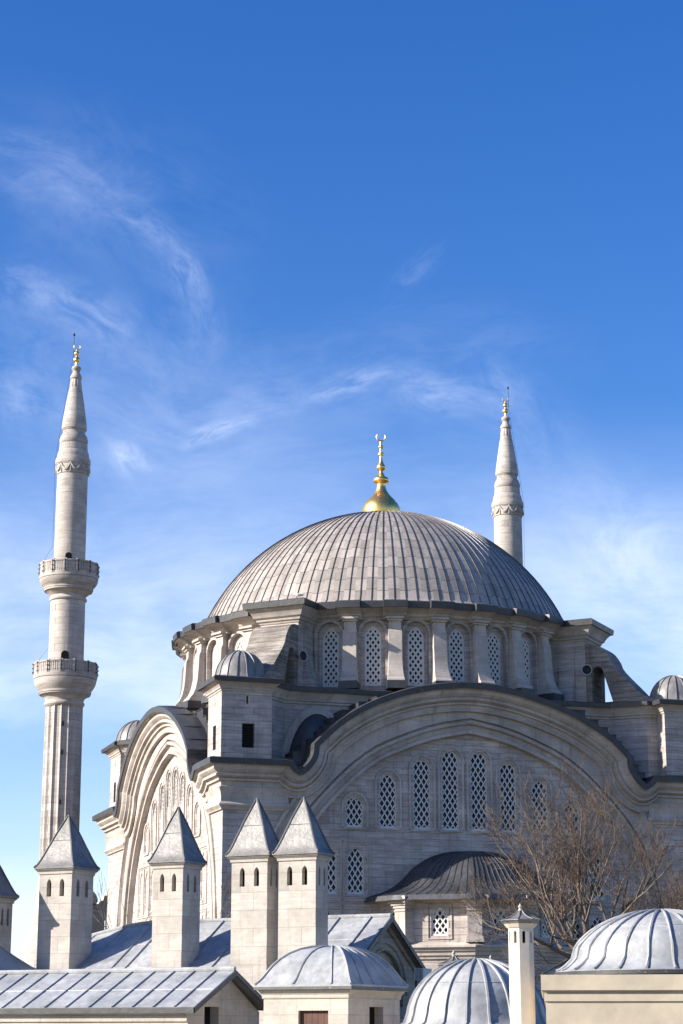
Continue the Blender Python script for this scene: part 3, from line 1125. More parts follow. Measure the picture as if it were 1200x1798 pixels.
def turret(x0, x1, y0, y1, zb):
    cx, cy = (x0 + x1) / 2, (y0 + y1) / 2
    hx, hy = (x1 - x0) / 2, (y1 - y0) / 2
    t = empty('turret', (cx, cy, 0), 0, mosque)
    wl = MB()
    # two visible sides carry a barred window and a slit
    for (phi, half, dist) in ((0.0, hx, hy), (-pi / 2, hy, hx)):
        f = F(phi)
        hl = [rect(.12 - .4, .12 + .4, 24.75, 26.25)] if phi == 0 else [rect(-.38, .38, 24.75, 26.25)]
        sl = rect(-.03, .09, 27.45, 27.95)
        wl.panel(rect(-half, half, zb, 28.2), hl + [sl], lambda s, z, dd: f(s, dist - dd, z), .5)
    wl.face([(hx, -hy, zb), (hx, hy, zb), (hx, hy, 28.2), (hx, -hy, 28.2)])
    wl.face([(-hx, hy, zb), (hx, hy, zb), (hx, hy, 28.2), (-hx, hy, 28.2)])
    wl.build('turret_wall', M['stone'], t, smooth=0)
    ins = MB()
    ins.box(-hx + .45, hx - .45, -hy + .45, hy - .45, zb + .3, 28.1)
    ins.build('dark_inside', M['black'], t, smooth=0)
    for (phi, dist) in ((0.0, hy), (-pi / 2, hx)):
        f = F(phi)
        gr = MB()
        o = .12 if phi == 0 else 0
        for k in range(6):
            s = o - .4 + .8 * (k + .5) / 6
            gr.tube([f(s, dist - .12, 24.75), f(s, dist - .12, 26.25)], .016, 4)
        for k in range(10):
            z = 24.75 + 1.5 * (k + .5) / 10
            gr.tube([f(o - .4, dist - .12, z), f(o + .4, dist - .12, z)], .016, 4)
        gr.build('window_grille', M['iron'], t, smooth=0)
    pl_ = rect(-hx, hx, -hy, hy)
    tc_ = MB()
    tc_.sweep(pl_, [(0, 28.18), (.05, 28.2), (.06, 28.3), (.13, 28.33), (.15, 28.42), (.3, 28.6), (.42, 28.7), (.46, 28.72)])
    tc_.build('turret_cornice', M['trim'], t, smooth=0)
    tl = MB()
    tl.sweep(pl_, [(.4, 28.72), (.62, 28.72), (.66, 28.98), (.55, 29.05), (-1.0, 29.2)])
    tl.build('turret_flashing', M['lead_edge'], t, smooth=0)
    td = MB()
    lead_dome(td, min(hx, hy) - .02, 29.06, 1.95, 16, .06, .22, 10, .035)
    td.build('turret_dome', M['lead_turret'], t, smooth=40)
    fb = MB()
    fb.sweep(pl_, [(.12, zb), (.1, zb + .22), (0.0, zb + .25)])
    fb.build('foot_flashing', M['lead_edge'], t, smooth=0)
    return t


turret(-15.95, -12.75, -15.85, -12.6, 23.9)
turret(13.9, 17.2, -16.2, -12.9, 23.9)
turret(-15.9, -12.4, 14.1, 17.7, 23.9)
turret(13.9, 17.2, 14.1, 17.7, 23.9)

# ---------------------------------------------------------------- apse with its bell-shaped lead roof
ap = empty('apse', (0, 0, 0), 0, mosque)
f0 = F(0.0)
AP = [(-5.6, 15.1), (-4.75, 17.5), (-1.25, 20.0), (2.25, 20.0), (5.75, 17.5), (6.9, 15.1)]
APC = (0.5, 15.15)


def ap_off(o):
    pts = []
    q = offset([(p[0], -p[1]) for p in AP], o, False)
    for i, p in enumerate(q):
        pts.append((p[0], -p[1]))
    pts[0] = (pts[0][0] - .0, 15.1)
    pts[-1] = (pts[-1][0], 15.1)
    return pts


aw = MB()
segs = list(zip(AP, AP[1:]))
apw = []
for (a, b) in segs:
    L_ = hypot(b[0] - a[0], b[1] - a[1])
    tx, td = (b[0] - a[0]) / L_, (b[1] - a[1]) / L_
    nx, nd = -td, tx
    if nd < 0 and abs(nd) > abs(nx):
        nx, nd = -nx, -nd
    mid = ((a[0] + b[0]) / 2 - APC[0], (a[1] + b[1]) / 2 - APC[1])
    if nx * mid[0] + nd * mid[1] < 0:
        nx, nd = -nx, -nd
    h = [arch_loop(1.05, 13.55, 15.25, 'point', 12, L_ / 2)]
    mp = lambda s, z, dd, a=a, tx=tx, td=td, nx=nx, nd=nd: f0(a[0] + tx * s - nx * dd, a[1] + td * s - nd * dd, z)
    aw.panel(rect(0, L_, 0, 16.0), h, mp, .25)
    # shallow raised frame
    fr1, fr2 = rect(L_ / 2 - .78, L_ / 2 + .78, 13.35, 15.42), rect(L_ / 2 - .68, L_ / 2 + .68, 13.42, 15.34)
    aw.loft([[mp(p[0], p[1], 0) for p in fr1], [mp(p[0], p[1], -.07) for p in fr1], [mp(p[0], p[1], -.07) for p in fr2], [mp(p[0], p[1], 0) for p in fr2]], True)
    apw.append((mp(L_ / 2, 13.55, .14), atan2(nx, nd)))
aw.build('apse_wall', M['stone'], ap, smooth=0)
for (loc, r) in apw:
    window(ap, 0, 0, 0, 0, 1.05, 1.70, 'point', sx=0.36, sz=0.50, bw=0.085, loc=loc, rot=r)
for (c, k) in zip(AP[1:-1], range(4)):
    pc = MB()
    # paired corner pilasters, capital and base
    dx, dd = c[0] - APC[0], c[1] - APC[1]
    ang = atan2(dx, dd)
    fx_ = lambda s, d, z, c=c, ang=ang: f0(c[0] + cos(ang) * s + sin(ang) * d, c[1] - sin(ang) * s + cos(ang) * d, z)
    for (hw, d1, z0, z1) in ((.44, .42, 13.5, 15.2), (.54, .54, 13.15, 13.35), (.5, .48, 13.352, 13.5), (.49, .47, 15.0, 15.1), (.52, .5, 15.2, 15.36), (.62, .6, 15.362, 15.5), (.74, .72, 15.502, 15.7), (.84, .82, 15.702, 15.9)):
        pc.box(-hw, hw, -.4, d1, z0, z1, fn=fx_)
    pc.build('corner_pilaster', M['trim'], ap, smooth=0)
ac = MB()
ac.loft([[f0(p[0], p[1], z) for p in ap_off(o)] for (o, z) in ((0, 15.5), (.1, 15.52), (.14, 15.64), (.3, 15.72), (.38, 15.84), (.55, 15.93))])
ac.loft([[f0(p[0], p[1], z) for p in ap_off(o)] for (o, z) in ((0.02, 13.2), (.5, 13.02), (.62, 12.98), (.62, 12.86), (.5, 12.84), (.42, 12.66), (.3, 12.6), (.26, 12.4), (.16, 12.36), (.12, 12.2), (0.0, 12.15))])
ac.build('apse_cornice', M['trim'], ap, smooth=0)
ar = MB()
eave = ap_off(.95)
# finely sampled eave
ev = []
for (a, b) in zip(eave, eave[1:]):
    for k in range(8):
        ev.append((a[0] + (b[0] - a[0]) * k / 8, a[1] + (b[1] - a[1]) * k / 8))
ev.append(eave[-1])
ZE, ZT = 15.95, 18.95
bell = [(1.02, -.10), (1.0, 0.0), (.94, .04), (.87, .09), (.80, .155), (.73, .25), (.67, .36), (.615, .49), (.57, .60), (.515, .69), (.46, .765), (.39, .845), (.31, .91), (.2, .965), (.09, .995), (0.0, 1.0)]
rows = [[f0(APC[0] + (p[0] - APC[0]) * k, 15.1 + (p[1] - 15.1) * k, ZE + (ZT - ZE) * h) for p in ev] for (k, h) in bell]
ar.loft(rows)
for i in range(0, len(ev), 1):
    rr = []
    for (k, h) in bell[1:-2]:
        p = ev[i]
        q = f0(APC[0] + (p[0] - APC[0]) * k, 15.1 + (p[1] - 15.1) * k, ZE + (ZT - ZE) * h)
        rr.append(Vector(q) + Vector((0, -.02, .03)))
    ar.tube(rr, .016, 5)
ar.build('apse_roof', M['lead_dark_shade'], ap, smooth=40)  # paler lead in truth; its shade is put into the dark colour

# low porch roof at the foot of the left facade
pb = MB()
fL = F(LEFT)
pb.loft([[fL(-4, 15.4, 11.5), fL(-4, 19.5, 10.2), fL(12.5, 19.5, 10.2), fL(12.5, 15.4, 11.5)], [fL(3.6, 15.4, 13.6), fL(3.6, 16.0, 13.6), fL(5.2, 16.0, 13.6), fL(5.2, 15.4, 13.6)]], True, False, True)
pb.build('porch_roof', M['lead_edge'], mosque, smooth=0)
pb = MB()
pb.box(-3.6, 12.1, 15.0, 19.1, 0, 10.6, fn=fL)
pb.build('porch_wall', M['stone'], mosque, smooth=0)


# ------------------------------------------------------------------ minarets
def minaret(u, D, label, dz=0.0):
    """axis through photo column u at depth D"""
    x = (u - 600) / FPX * (D * cos(PITCH) + 22 * sin(PITCH))
    root = tag(empty('minaret', (x, D, dz), 0), label, 'minaret', 'minarets of the mosque')
    # heights were measured on the left one (depth 157); both are built to the same size
    Z = lambda v: zat(v, 157)
    m = lambda px, v: px * (157 * cos(PITCH) + (Z(v) - CAMZ) * sin(PITCH)) / FPX
    P = lambda tab: [(m(r, v), Z(v)) for r, v in tab]
    sh = MB()
    sh.revolve(P([(68, 1790), (68, 1690), (66, 1677), (60, 1668), (54, 1657), (47, 1639), (41, 1610), (37.5, 1582), (35.2, 1556), (34.5, 1545), (34.5, 1535)]), 36)
    sh.build('pedestal', M['minaret'], root, smooth=30)
    fl = MB()
    fl.revolve(P([(34.2, 1540), (33.6, 1418), (33.0, 1300), (32.4, 1242)]), 160, rad=lambda r, z, a: r * (1.0 - 0.085 * (0.5 - 0.5 * cos(16 * a)) ** 0.6 + 0.012 * cos(32 * a)))
    fl.build('fluted_shaft', M['minaret'], root, smooth=60)
    b1 = MB()
    b1.revolve(P([(32, 1242), (35, 1239), (35.5, 1236), (34, 1234.3), (33.2, 1234), (33.8, 1230), (36, 1226.5), (40.5, 1223.5), (43.2, 1222), (44.6, 1221.8), (44.8, 1219.5), (46, 1219.2), (46.3, 1216.5), (45.2, 1216), (47.5, 1212.5), (50.5, 1208), (53, 1203), (54.4, 1198), (54.6, 1195.5), (53.6, 1195), (55.2, 1194.2), (55.8, 1191), (56, 1189), (52, 1189)]), 48)
    b1.build('balcony', M['minaret'], root, smooth=22)
    b2 = MB()
    b2.revolve(P([(29.5, 1058), (32.5, 1056), (33.2, 1054), (31.5, 1051), (30.4, 1048), (33, 1046), (38.5, 1041.5), (41, 1040), (42.2, 1039.8), (42.4, 1037), (43.4, 1036.7), (43.4, 1034.5), (42.6, 1034), (45.5, 1031), (49, 1026.5), (50.8, 1022), (51, 1020), (50, 1019.6), (51.4, 1019), (51.5, 1015), (47, 1015)]), 48)
    b2.build('balcony', M['minaret'], root, smooth=22)
    for (vt, vb, r_) in ((1167, 1189.5, 55), (992, 1015.5, 50.5)):
        rl = MB()
        R_ = m(r_, vb)
        z0, z1 = Z(vb), Z(vt)
        n = 14
        rl.revolve([(R_ - .11, z0 + .02), (R_ - .07, z0 + .02), (R_ - .07, z1 - .05), (R_ - .11, z1 - .05)], 56)
        rl.revolve([(R_ - .16, z1 - .12), (R_ + .04, z1 - .12), (R_ + .04, z1), (R_ - .16, z1), (R_ - .16, z1 - .12)], 56)
        rl.revolve([(R_ - .14, z0), (R_ + .03, z0), (R_ + .03, z0 + .18), (R_ - .14, z0 + .18), (R_ - .14, z0)], 56)
        for k in range(n):
            a = 2 * pi * k / n
            f = F(a)
            rl.box(-.13, .13, R_ - .18, R_ + .06, z0 + .05, z1 + .06, fn=lambda s, d, z: f(s, d, z))
            for j in range(1, 6):
                f2 = F(a + 2 * pi / n * j / 6)
                rl.box(-.062, .062, R_ - .12, R_ - .0, z0 + .17, z1 - .11, fn=lambda s, d, z: f2(s, d, z))
        rl.build('railing', M['minaret'], root, smooth=25)
        lb_ = MB()
        lb_.box(-.03, .03, R_ + .06, R_ + .09, z0 + .1, z1 - .05, fn=lambda s, d, z: (s, -d, z))
        for j in range(3):
            zz = z0 + .22 + (z1 - z0 - .3) * j / 2.2
            lb_.box(-.045, .045, R_ + .07, R_ + .14, zz, zz + .10, fn=lambda s, d, z: (s, -d, z))
        l0 = lb_.build('balcony_lamp', M['iron'], root, smooth=0)
        for k in range(1, n):
            link('balcony_lamp', l0.data, root, None, 2 * pi * k / n)
    us = MB()
    us.revolve(P([(31.3, 1192), (31, 1165), (30.2, 1058)]), 40)
    us.revolve(P([(27.8, 1016), (27.5, 991), (26.8, 850), (26.8, 833)]), 40)
    us.build('shaft', M['minaret'], root, smooth=40)
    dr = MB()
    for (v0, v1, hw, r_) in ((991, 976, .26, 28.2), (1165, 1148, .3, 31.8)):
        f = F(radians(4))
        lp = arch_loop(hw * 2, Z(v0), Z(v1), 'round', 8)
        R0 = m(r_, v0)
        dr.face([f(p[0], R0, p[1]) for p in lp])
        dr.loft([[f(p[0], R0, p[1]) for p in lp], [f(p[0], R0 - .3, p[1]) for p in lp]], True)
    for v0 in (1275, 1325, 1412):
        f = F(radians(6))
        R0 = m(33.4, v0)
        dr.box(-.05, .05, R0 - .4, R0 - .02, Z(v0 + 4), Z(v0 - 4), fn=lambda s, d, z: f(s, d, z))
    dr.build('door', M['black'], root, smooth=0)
    sp = MB()
    sp.revolve(P([(26.8, 836), (28.2, 835), (28.3, 819.5), (29.4, 819), (29.6, 817.6), (30.6, 817), (30.8, 814), (30.5, 809), (29.8, 807), (28.2, 806.5), (28.0, 803), (27.4, 799), (26.2, 795), (25.6, 794.2), (25.2, 793.9), (24.6, 787), (24.2, 781.5), (23.2, 781), (24.0, 780.2), (24.9, 777), (24.8, 773.5), (24.0, 771), (22.6, 767), (20.2, 763.5), (19.4, 760), (19.5, 757.6), (20.6, 757), (20.8, 755.5), (21.7, 755), (22.0, 751), (21.6, 747.6), (20.9, 747.4)]), 40)
    sp.revolve(P([(21.5, 747.5), (20.6, 740), (16, 710), (12.6, 690), (10.4, 681)]), 40)
    # garlands
    for k in range(10):
        a0 = 2 * pi * k / 10
        pts = []
        for j in range(9):
            t = j / 8
            a = a0 + 2 * pi / 10 * t
            v = 819 + 11 * sin(pi * t)
            r_ = m(28.8, v)
            pts.append((r_ * sin(a), -r_ * cos(a), Z(v)))
        sp.tube(pts, [.07 + .06 * sin(pi * j / 8) for j in range(9)], 5)
        r_ = m(28.8, 826)
        sp.tube([(r_ * sin(a0), -r_ * cos(a0), Z(818)), (r_ * sin(a0), -r_ * cos(a0), Z(834))], [.09, .05], 5)
    sp.build('spire', M['minaret'], root, smooth=22)
    st = MB()
    st.revolve(P([(10.9, 681), (10.8, 679), (9.2, 667), (9.0, 666)]), 64, rad=lambda r, z, a: r * (1 - .07 * (0.5 - .5 * cos(12 * a))))
    st.revolve(P([(9.2, 666.5), (10.4, 665), (10, 661.5), (8, 658), (6.3, 655), (6, 652), (7.5, 650), (8.4, 647.5), (7.8, 645), (5, 643), (3.0, 641.5)]), 28, cap1=True)
    st.build('spire_tip', M['trim'], root, smooth=30)
    fi = MB()
    fi.revolve(P([(2.6, 643), (2.5, 636.5), (5.2, 634.5), (6, 632), (4.6, 629), (2.4, 627), (2.0, 625), (4.0, 623), (4.6, 621), (3.4, 618), (1.4, 616.5), (1.3, 615)]), 20, cap1=True)
    fo = fi.build('finial', M['gold'], root, smooth=50)
    crescent(fo, Z(609.3), m(6.2, 609), m(2.0, 609), M['gold'], radians(8), 26)
    rd = MB()
    sx_ = -.28 if u < 600 else .28
    rd.tube([(sx_, 0, Z(625)), (sx_, 0, Z(590))], .028, 5)
    rd.tube([(sx_, 0, Z(590)), (sx_, 0, Z(588)), (sx_, 0, Z(585))], [.05, .1, .04], 6)
    rd.tube([(sx_, 0, Z(617)), (0, 0, Z(617))], .02, 4)
    # conductor cable down the side
    sg = -1 if u < 600 else 1
    pts = [(sx_, -.1, Z(625)), (sg * m(11.5, 670), -.2, Z(670)), (sg * m(23, 752), -.2, Z(752)), (sg * m(31.5, 812), -.2, Z(812)), (sg * m(30.2, 850), -.2, Z(850)), (sg * m(29.6, 960), -.2, Z(960)), (sg * m(49, 993), -.2, Z(993))]
    rd.tube(pts, .012, 4)
    pts = [(sg * m(31.5, 1140), -.2, Z(1140)), (sg * m(53, 1168), -.2, Z(1168))]
    rd.tube(pts, .012, 4)
    rd.build('lightning_rod', M['iron'], root, smooth=0)
    return root


minaret(110.5, 157, 'tall fluted stone minaret with two balconies, at the left of the mosque')
minaret(902, 173, 'stone minaret whose upper shaft rises behind the great dome', 0.6)

# ------------------------------------------------------------------ small things on the mosque
def loudspeaker(p, yaw, label):
    r = tag(empty('loudspeaker', p, yaw), label, 'loudspeaker', 'round loudspeakers on the mosque buttresses')
    h = MB()
    prof = [(0.04, .34), (.10, .30), (.14, .12), (.22, .02), (.33, -.06), (.36, -.08), (.36, -.11), (.31, -.10)]
    h.loft([[(r_ * cos(2 * pi * k / 20), y, r_ * sin(2 * pi * k / 20)) for k in range(20)] for r_, y in prof], True, True)
    h.build('horn', M['speaker'], r, smooth=40)
    d = MB()
    d.loft([[(r_ * cos(2 * pi * k / 20), y, r_ * sin(2 * pi * k / 20)) for k in range(20)] for r_, y in [(.31, -.10), (.18, .0), (.08, .02)]], True, False, True)
    d.build('mouth', M['iron'], r, smooth=40)
    b = MB()
    b.box(-.03, .03, .1, .5, -.03, .03)
    b.box(-.12, .12, .46, .54, -.16, .16)
    b.build('bracket', M['iron'], r, smooth=0)


fA = F(DIAG[2])       # near-left buttress is at -45 degrees
q = fA(1.75, 15.9, 31.25)
loudspeaker(mw(*q), ALPHA + DIAG[2] + radians(70), 'round grey loudspeaker on the buttress behind the near turret')
fB = F(DIAG[0])
q = fB(-1.75, 15.95, 31.5)
loudspeaker(mw(*q), ALPHA + DIAG[0] - radians(60), 'round grey loudspeaker beside the arched gap in the right-hand buttress')


def gull(p, yaw):
    g = tag(empty('seagull', p, yaw), 'white seagull with grey wings standing on the cornice below the dome', 'seagull')
    b = MB()
    spine = [(-.34, .17, .012), (-.24, .20, .05), (-.1, .23, .10), (.05, .25, .115), (.15, .30, .085), (.20, .38, .055), (.225, .44, .062), (.26, .46, .055), (.30, .455, .025)]
    rows = []
    for (x, z, r) in spine:
        rows.append([(x, r * .9 * cos(2 * pi * k / 12), z + r * sin(2 * pi * k / 12)) for k in range(12)])
    b.loft(rows, True, True, True)
    for sg in (-1, 1):
        b.tube([(.02, sg * .04, .16), (.03, sg * .04, .0)], .012, 5)
        b.box(.0, .09, sg * .04 - .025, sg * .04 + .025, .0, .012)
    b.build('body', M['feather'], g, smooth=60)
    for sg in (-1, 1):
        w_ = MB()
        rows = []
        for (x, z0, z1, y) in ((.12, .27, .30, .08), (.05, .20, .33, .115), (-.12, .20, .31, .11), (-.28, .20, .27, .07), (-.44, .20, .215, .03)):
            rows.append([(x, sg * y, z0), (x, sg * (y + .02), (z0 + z1) / 2), (x, sg * y * .75, z1), (x, sg * y * .6, (z0 + z1) / 2)])
        w_.loft(rows, True, True, True)
        w_.build('wing', M['grey_feather'], g, smooth=60)
    k = MB()
    k.tube([(.29, 0, .455), (.36, 0, .44), (.40, 0, .425)], [.02, .015, .004], 6)
    k.build('beak', M['beak'], g, smooth=60)


q = fA(1.6, 16.2, 34.97)
gull(mw(*q), radians(160))

# ------------------------------------------------------------------ foreground frame: roofs turned 27 degrees
BETA = radians(-27)
GX = Vector((cos(BETA), sin(BETA), 0))
GY = Vector((-sin(BETA), cos(BETA), 0))


def slope_roof(mb, x0, x1, ya, za, yb, zb, pitch=0.62, seam=0.045, cross=(), thick=0.06, phase=0.0):
    """one lead slope from (ya, za) to (yb, zb); seams run down the slope"""
    L_ = hypot(yb - ya, zb - za)
    ny, nz = -(zb - za) / L_, (yb - ya) / L_
    if nz < 0:
        ny, nz = -ny, -nz
    P_ = lambda x, t, h: (x, ya + (yb - ya) * t + ny * h, za + (zb - za) * t + nz * h)
    rows = [[P_(x, t, h) for x in (x0, x1)] for (t, h) in ((0, -thick), (0, 0), (1, 0), (1, -thick))]
    mb.loft(rows, False)
    for x in (x0, x1):
        mb.face([P_(x, 0, -thick), P_(x, 0, 0), P_(x, 1, 0), P_(x, 1, -thick)])
    x = x0 + .2 + phase
    while x < x1 - .1:
        w_ = seam * .55
        jog = random.uniform(-.02, .02)
        rr = [[P_(x + jog - w_, t, 0), P_(x + jog - w_ * .7, t, seam), P_(x + jog + w_ * .7, t, seam), P_(x + jog + w_, t, 0)] for t in (0.0, 0.33, 0.66, 1.0)]
        mb.loft(rr)
        x += pitch * random.uniform(.94, 1.06)
    for t0 in cross:
        mb.loft([[P_(xx, t0 + dt, h) for xx in (x0, x1)] for (dt, h) in ((-.008, 0), (-.004, .012), (.004, .012), (.008, 0))])
    return P_


random.seed(5)
# --- long low building, bottom left
pA = at(413, 1704, 53)
A = tag(empty('long_building', (pA.x, pA.y, 0), BETA), 'long low stone building with pale lead gable roof along the bottom left', 'building')
hA, dropA = 2.03, 0.95
zr = pA.z
rb = MB()
slope_roof(rb, -16, 0, 0, zr, -hA, zr - dropA, .66, .038, (.52,))
slope_roof(rb, -16, 0, 0, zr, hA, zr - dropA, .66, .05, (.52,))
rb.tube([(-16, 0, zr + .03), (0, 0, zr + .03)], .07, 8)
roof = rb.build('roof', M['lead'], A, smooth=30)
vb = MB()      # dark lead edges
vb.box(-16, .02, -hA - .06, -hA + .02, zr - dropA - .15, zr - dropA - .01)
for sg in (-1, 1):
    n_ = 1
    vb.loft([[(.005, 0, zr - .01), (.05, 0, zr - .01), (.05, 0, zr - .14), (.005, 0, zr - .14)], [(.005, sg * (hA + .03), zr - dropA - .01), (.05, sg * (hA + .03), zr - dropA - .01), (.05, sg * (hA + .03), zr - dropA - .14), (.005, sg * (hA + .03), zr - dropA - .14)]], True, True, True)
vb.build('roof_edge', M['lead_edge'], A, smooth=0)
wa = MB()
yw = hA - .22
zw = zr - dropA - .1
wx = -.28
wh = rect(-1.05, -.33, zr - 1.52, zr - 0.93)
wa.panel([(-yw, 0), (yw, 0), (yw, zw), (0, zr - .1), (-yw, zw)], [wh], lambda s, z, dd: (wx - dd, s, z), .3)
wa.face([(-16, -yw, 0), (wx, -yw, 0), (wx, -yw, zw), (-16, -yw, zw)])
wa.face([(-16, yw, 0), (wx, yw, 0), (wx, yw, zw), (-16, yw, zw)])
wa.build('wall', M['wall'], A, smooth=0)
ca = MB()
ca.loft([[(-16, -yw - p, z), (wx, -yw - p, z)] for (p, z) in ((0, zw - .34), (.05, zw - .33), (.05, zw - .27), (.1, zw - .25), (.12, zw - .1), (.2, zw - .03), (.2, zw + .0))])
ca.face([(wx, -yw, zw - .34), (wx, -yw - .05, zw - .33), (wx, -yw - .05, zw - .27), (wx, -yw - .1, zw - .25), (wx, -yw - .12, zw - .1), (wx, -yw - .2, zw - .03), (wx, -yw - .2, zw), (wx, -yw, zw)])
ca.build('cornice', M['wall'], A, smooth=0)
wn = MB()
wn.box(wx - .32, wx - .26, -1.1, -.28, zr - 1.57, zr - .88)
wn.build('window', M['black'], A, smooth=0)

# --- gabled hall behind, carrying the chimneys
pB = at(687, 1609, 62)
B = tag(empty('gabled_hall', (pB.x, pB.y, 0), BETA), 'stone hall with pale lead roof and arched gable, behind the chimneys', 'building')
zb = pB.z
sl_ = 0.62
hB = 3.9
rb = MB()
slope_roof(rb, -8.6, 0, 0, zb, -hB, zb - sl_ * hB, 1.05, .05, (.30, .62), phase=.35)
slope_roof(rb, -8.6, 0, 0, zb, hB, zb - sl_ * hB, 1.05, .05, (.30, .62))
# left end: the ridge dips and the sheets fan down
nseg = 6
rows = []
for k in range(nseg + 1):
    t = k / nseg
    x = -8.6 - 3.4 * t
    dz = -.62 * t ** 1.4
    rows.append([(x, 0, zb + dz), (x, -hB * .33, zb - sl_ * hB * .33 + dz * .8), (x, -hB * .66, zb - sl_ * hB * .66 + dz * .5), (x, -hB, zb - sl_ * hB)])
rb.loft(rows)
rb.loft([[(r[0][0], -p[1], p[2]) for p in r] for r in rows])
for k in range(0, nseg + 1, 2):
    rb.tube([(p[0] + .05, p[1], p[2] + .01) for p in rows[k]], .035, 5)
rb.tube([(0, 0, zb + .02), (-8.6, 0, zb + .02)] + [(r[0][0], 0, r[0][2] + .02) for r in rows[1:]], .07, 8)
rb.build('roof', M['lead'], B, smooth=30)
vb = MB()
for sg in (-1, 1):
    ye, ze = sg * (hB + .03), zb - sl_ * (hB + .03)
    vb.loft([[(.005, 0, zb + .0), (.06, 0, zb + .0), (.06, 0, zb - .16), (.005, 0, zb - .16)], [(.005, ye, ze), (.06, ye, ze), (.06, ye, ze - .16), (.005, ye, ze - .16)]], True, True, True)
vb.build('roof_edge', M['lead_edge'], B, smooth=0)
wb = MB()
aw_ = [(1.35 * cos(pi * k / 16), zb - 2.35 + 1.35 * sin(pi * k / 16)) for k in range(17)]
hole_ = [(-1.35, zb - 2.7), (1.35, zb - 2.7)] + aw_[0:]
hole_ = [(1.35, zb - 2.7)] + aw_ + [(-1.35, zb - 2.7)]
hole_ = list(reversed(hole_))
gx = -.25
yg, zg = hB - .25, zb - sl_ * (hB - .25) - .1
wb.panel([(-yg, 0), (yg, 0), (yg, zg), (0, zb - .1), (-yg, zg)], [hole_], lambda s, z, dd: (gx - dd, s, z), .12)
win_ = arch_loop(.85, zb - 2.7, zb - 1.62, 'round', 12, -.02)
wb.panel(hole_, [win_], lambda s, z, dd: (gx - .12 - dd, s, z), .35)
for (o_, d_) in ((.0, .06), (.22, .05)):
    ar1 = [((1.35 + o_) * cos(pi * k / 16), zb - 2.35 + (1.35 + o_) * sin(pi * k / 16)) for k in range(17)]
    wb.tube([(gx + .02, p[0], p[1]) for p in ar1], .05, 6)
for sg in (-1, 1):
    wb.loft([[(gx, sg * .0, zb - .28), (gx + .09, 0, zb - .28), (gx + .09, 0, zb - .12), (gx, 0, zb - .12)], [(gx, sg * yg, zg - .18), (gx + .09, sg * yg, zg - .18), (gx + .09, sg * yg, zg - .02), (gx, sg * yg, zg - .02)]], True)
wb.face([(-12, -yg, 0), (gx, -yg, 0), (gx, -yg, zg), (-12, -yg, zg)])
wb.face([(-12, yg, 0), (gx, yg, 0), (gx, yg, zg), (-12, yg, zg)])
wb.build('gable_wall', M['far_stone'], B, smooth=20)
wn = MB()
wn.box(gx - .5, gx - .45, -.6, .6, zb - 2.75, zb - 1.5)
wn.build('window', M['black'], B, smooth=0)

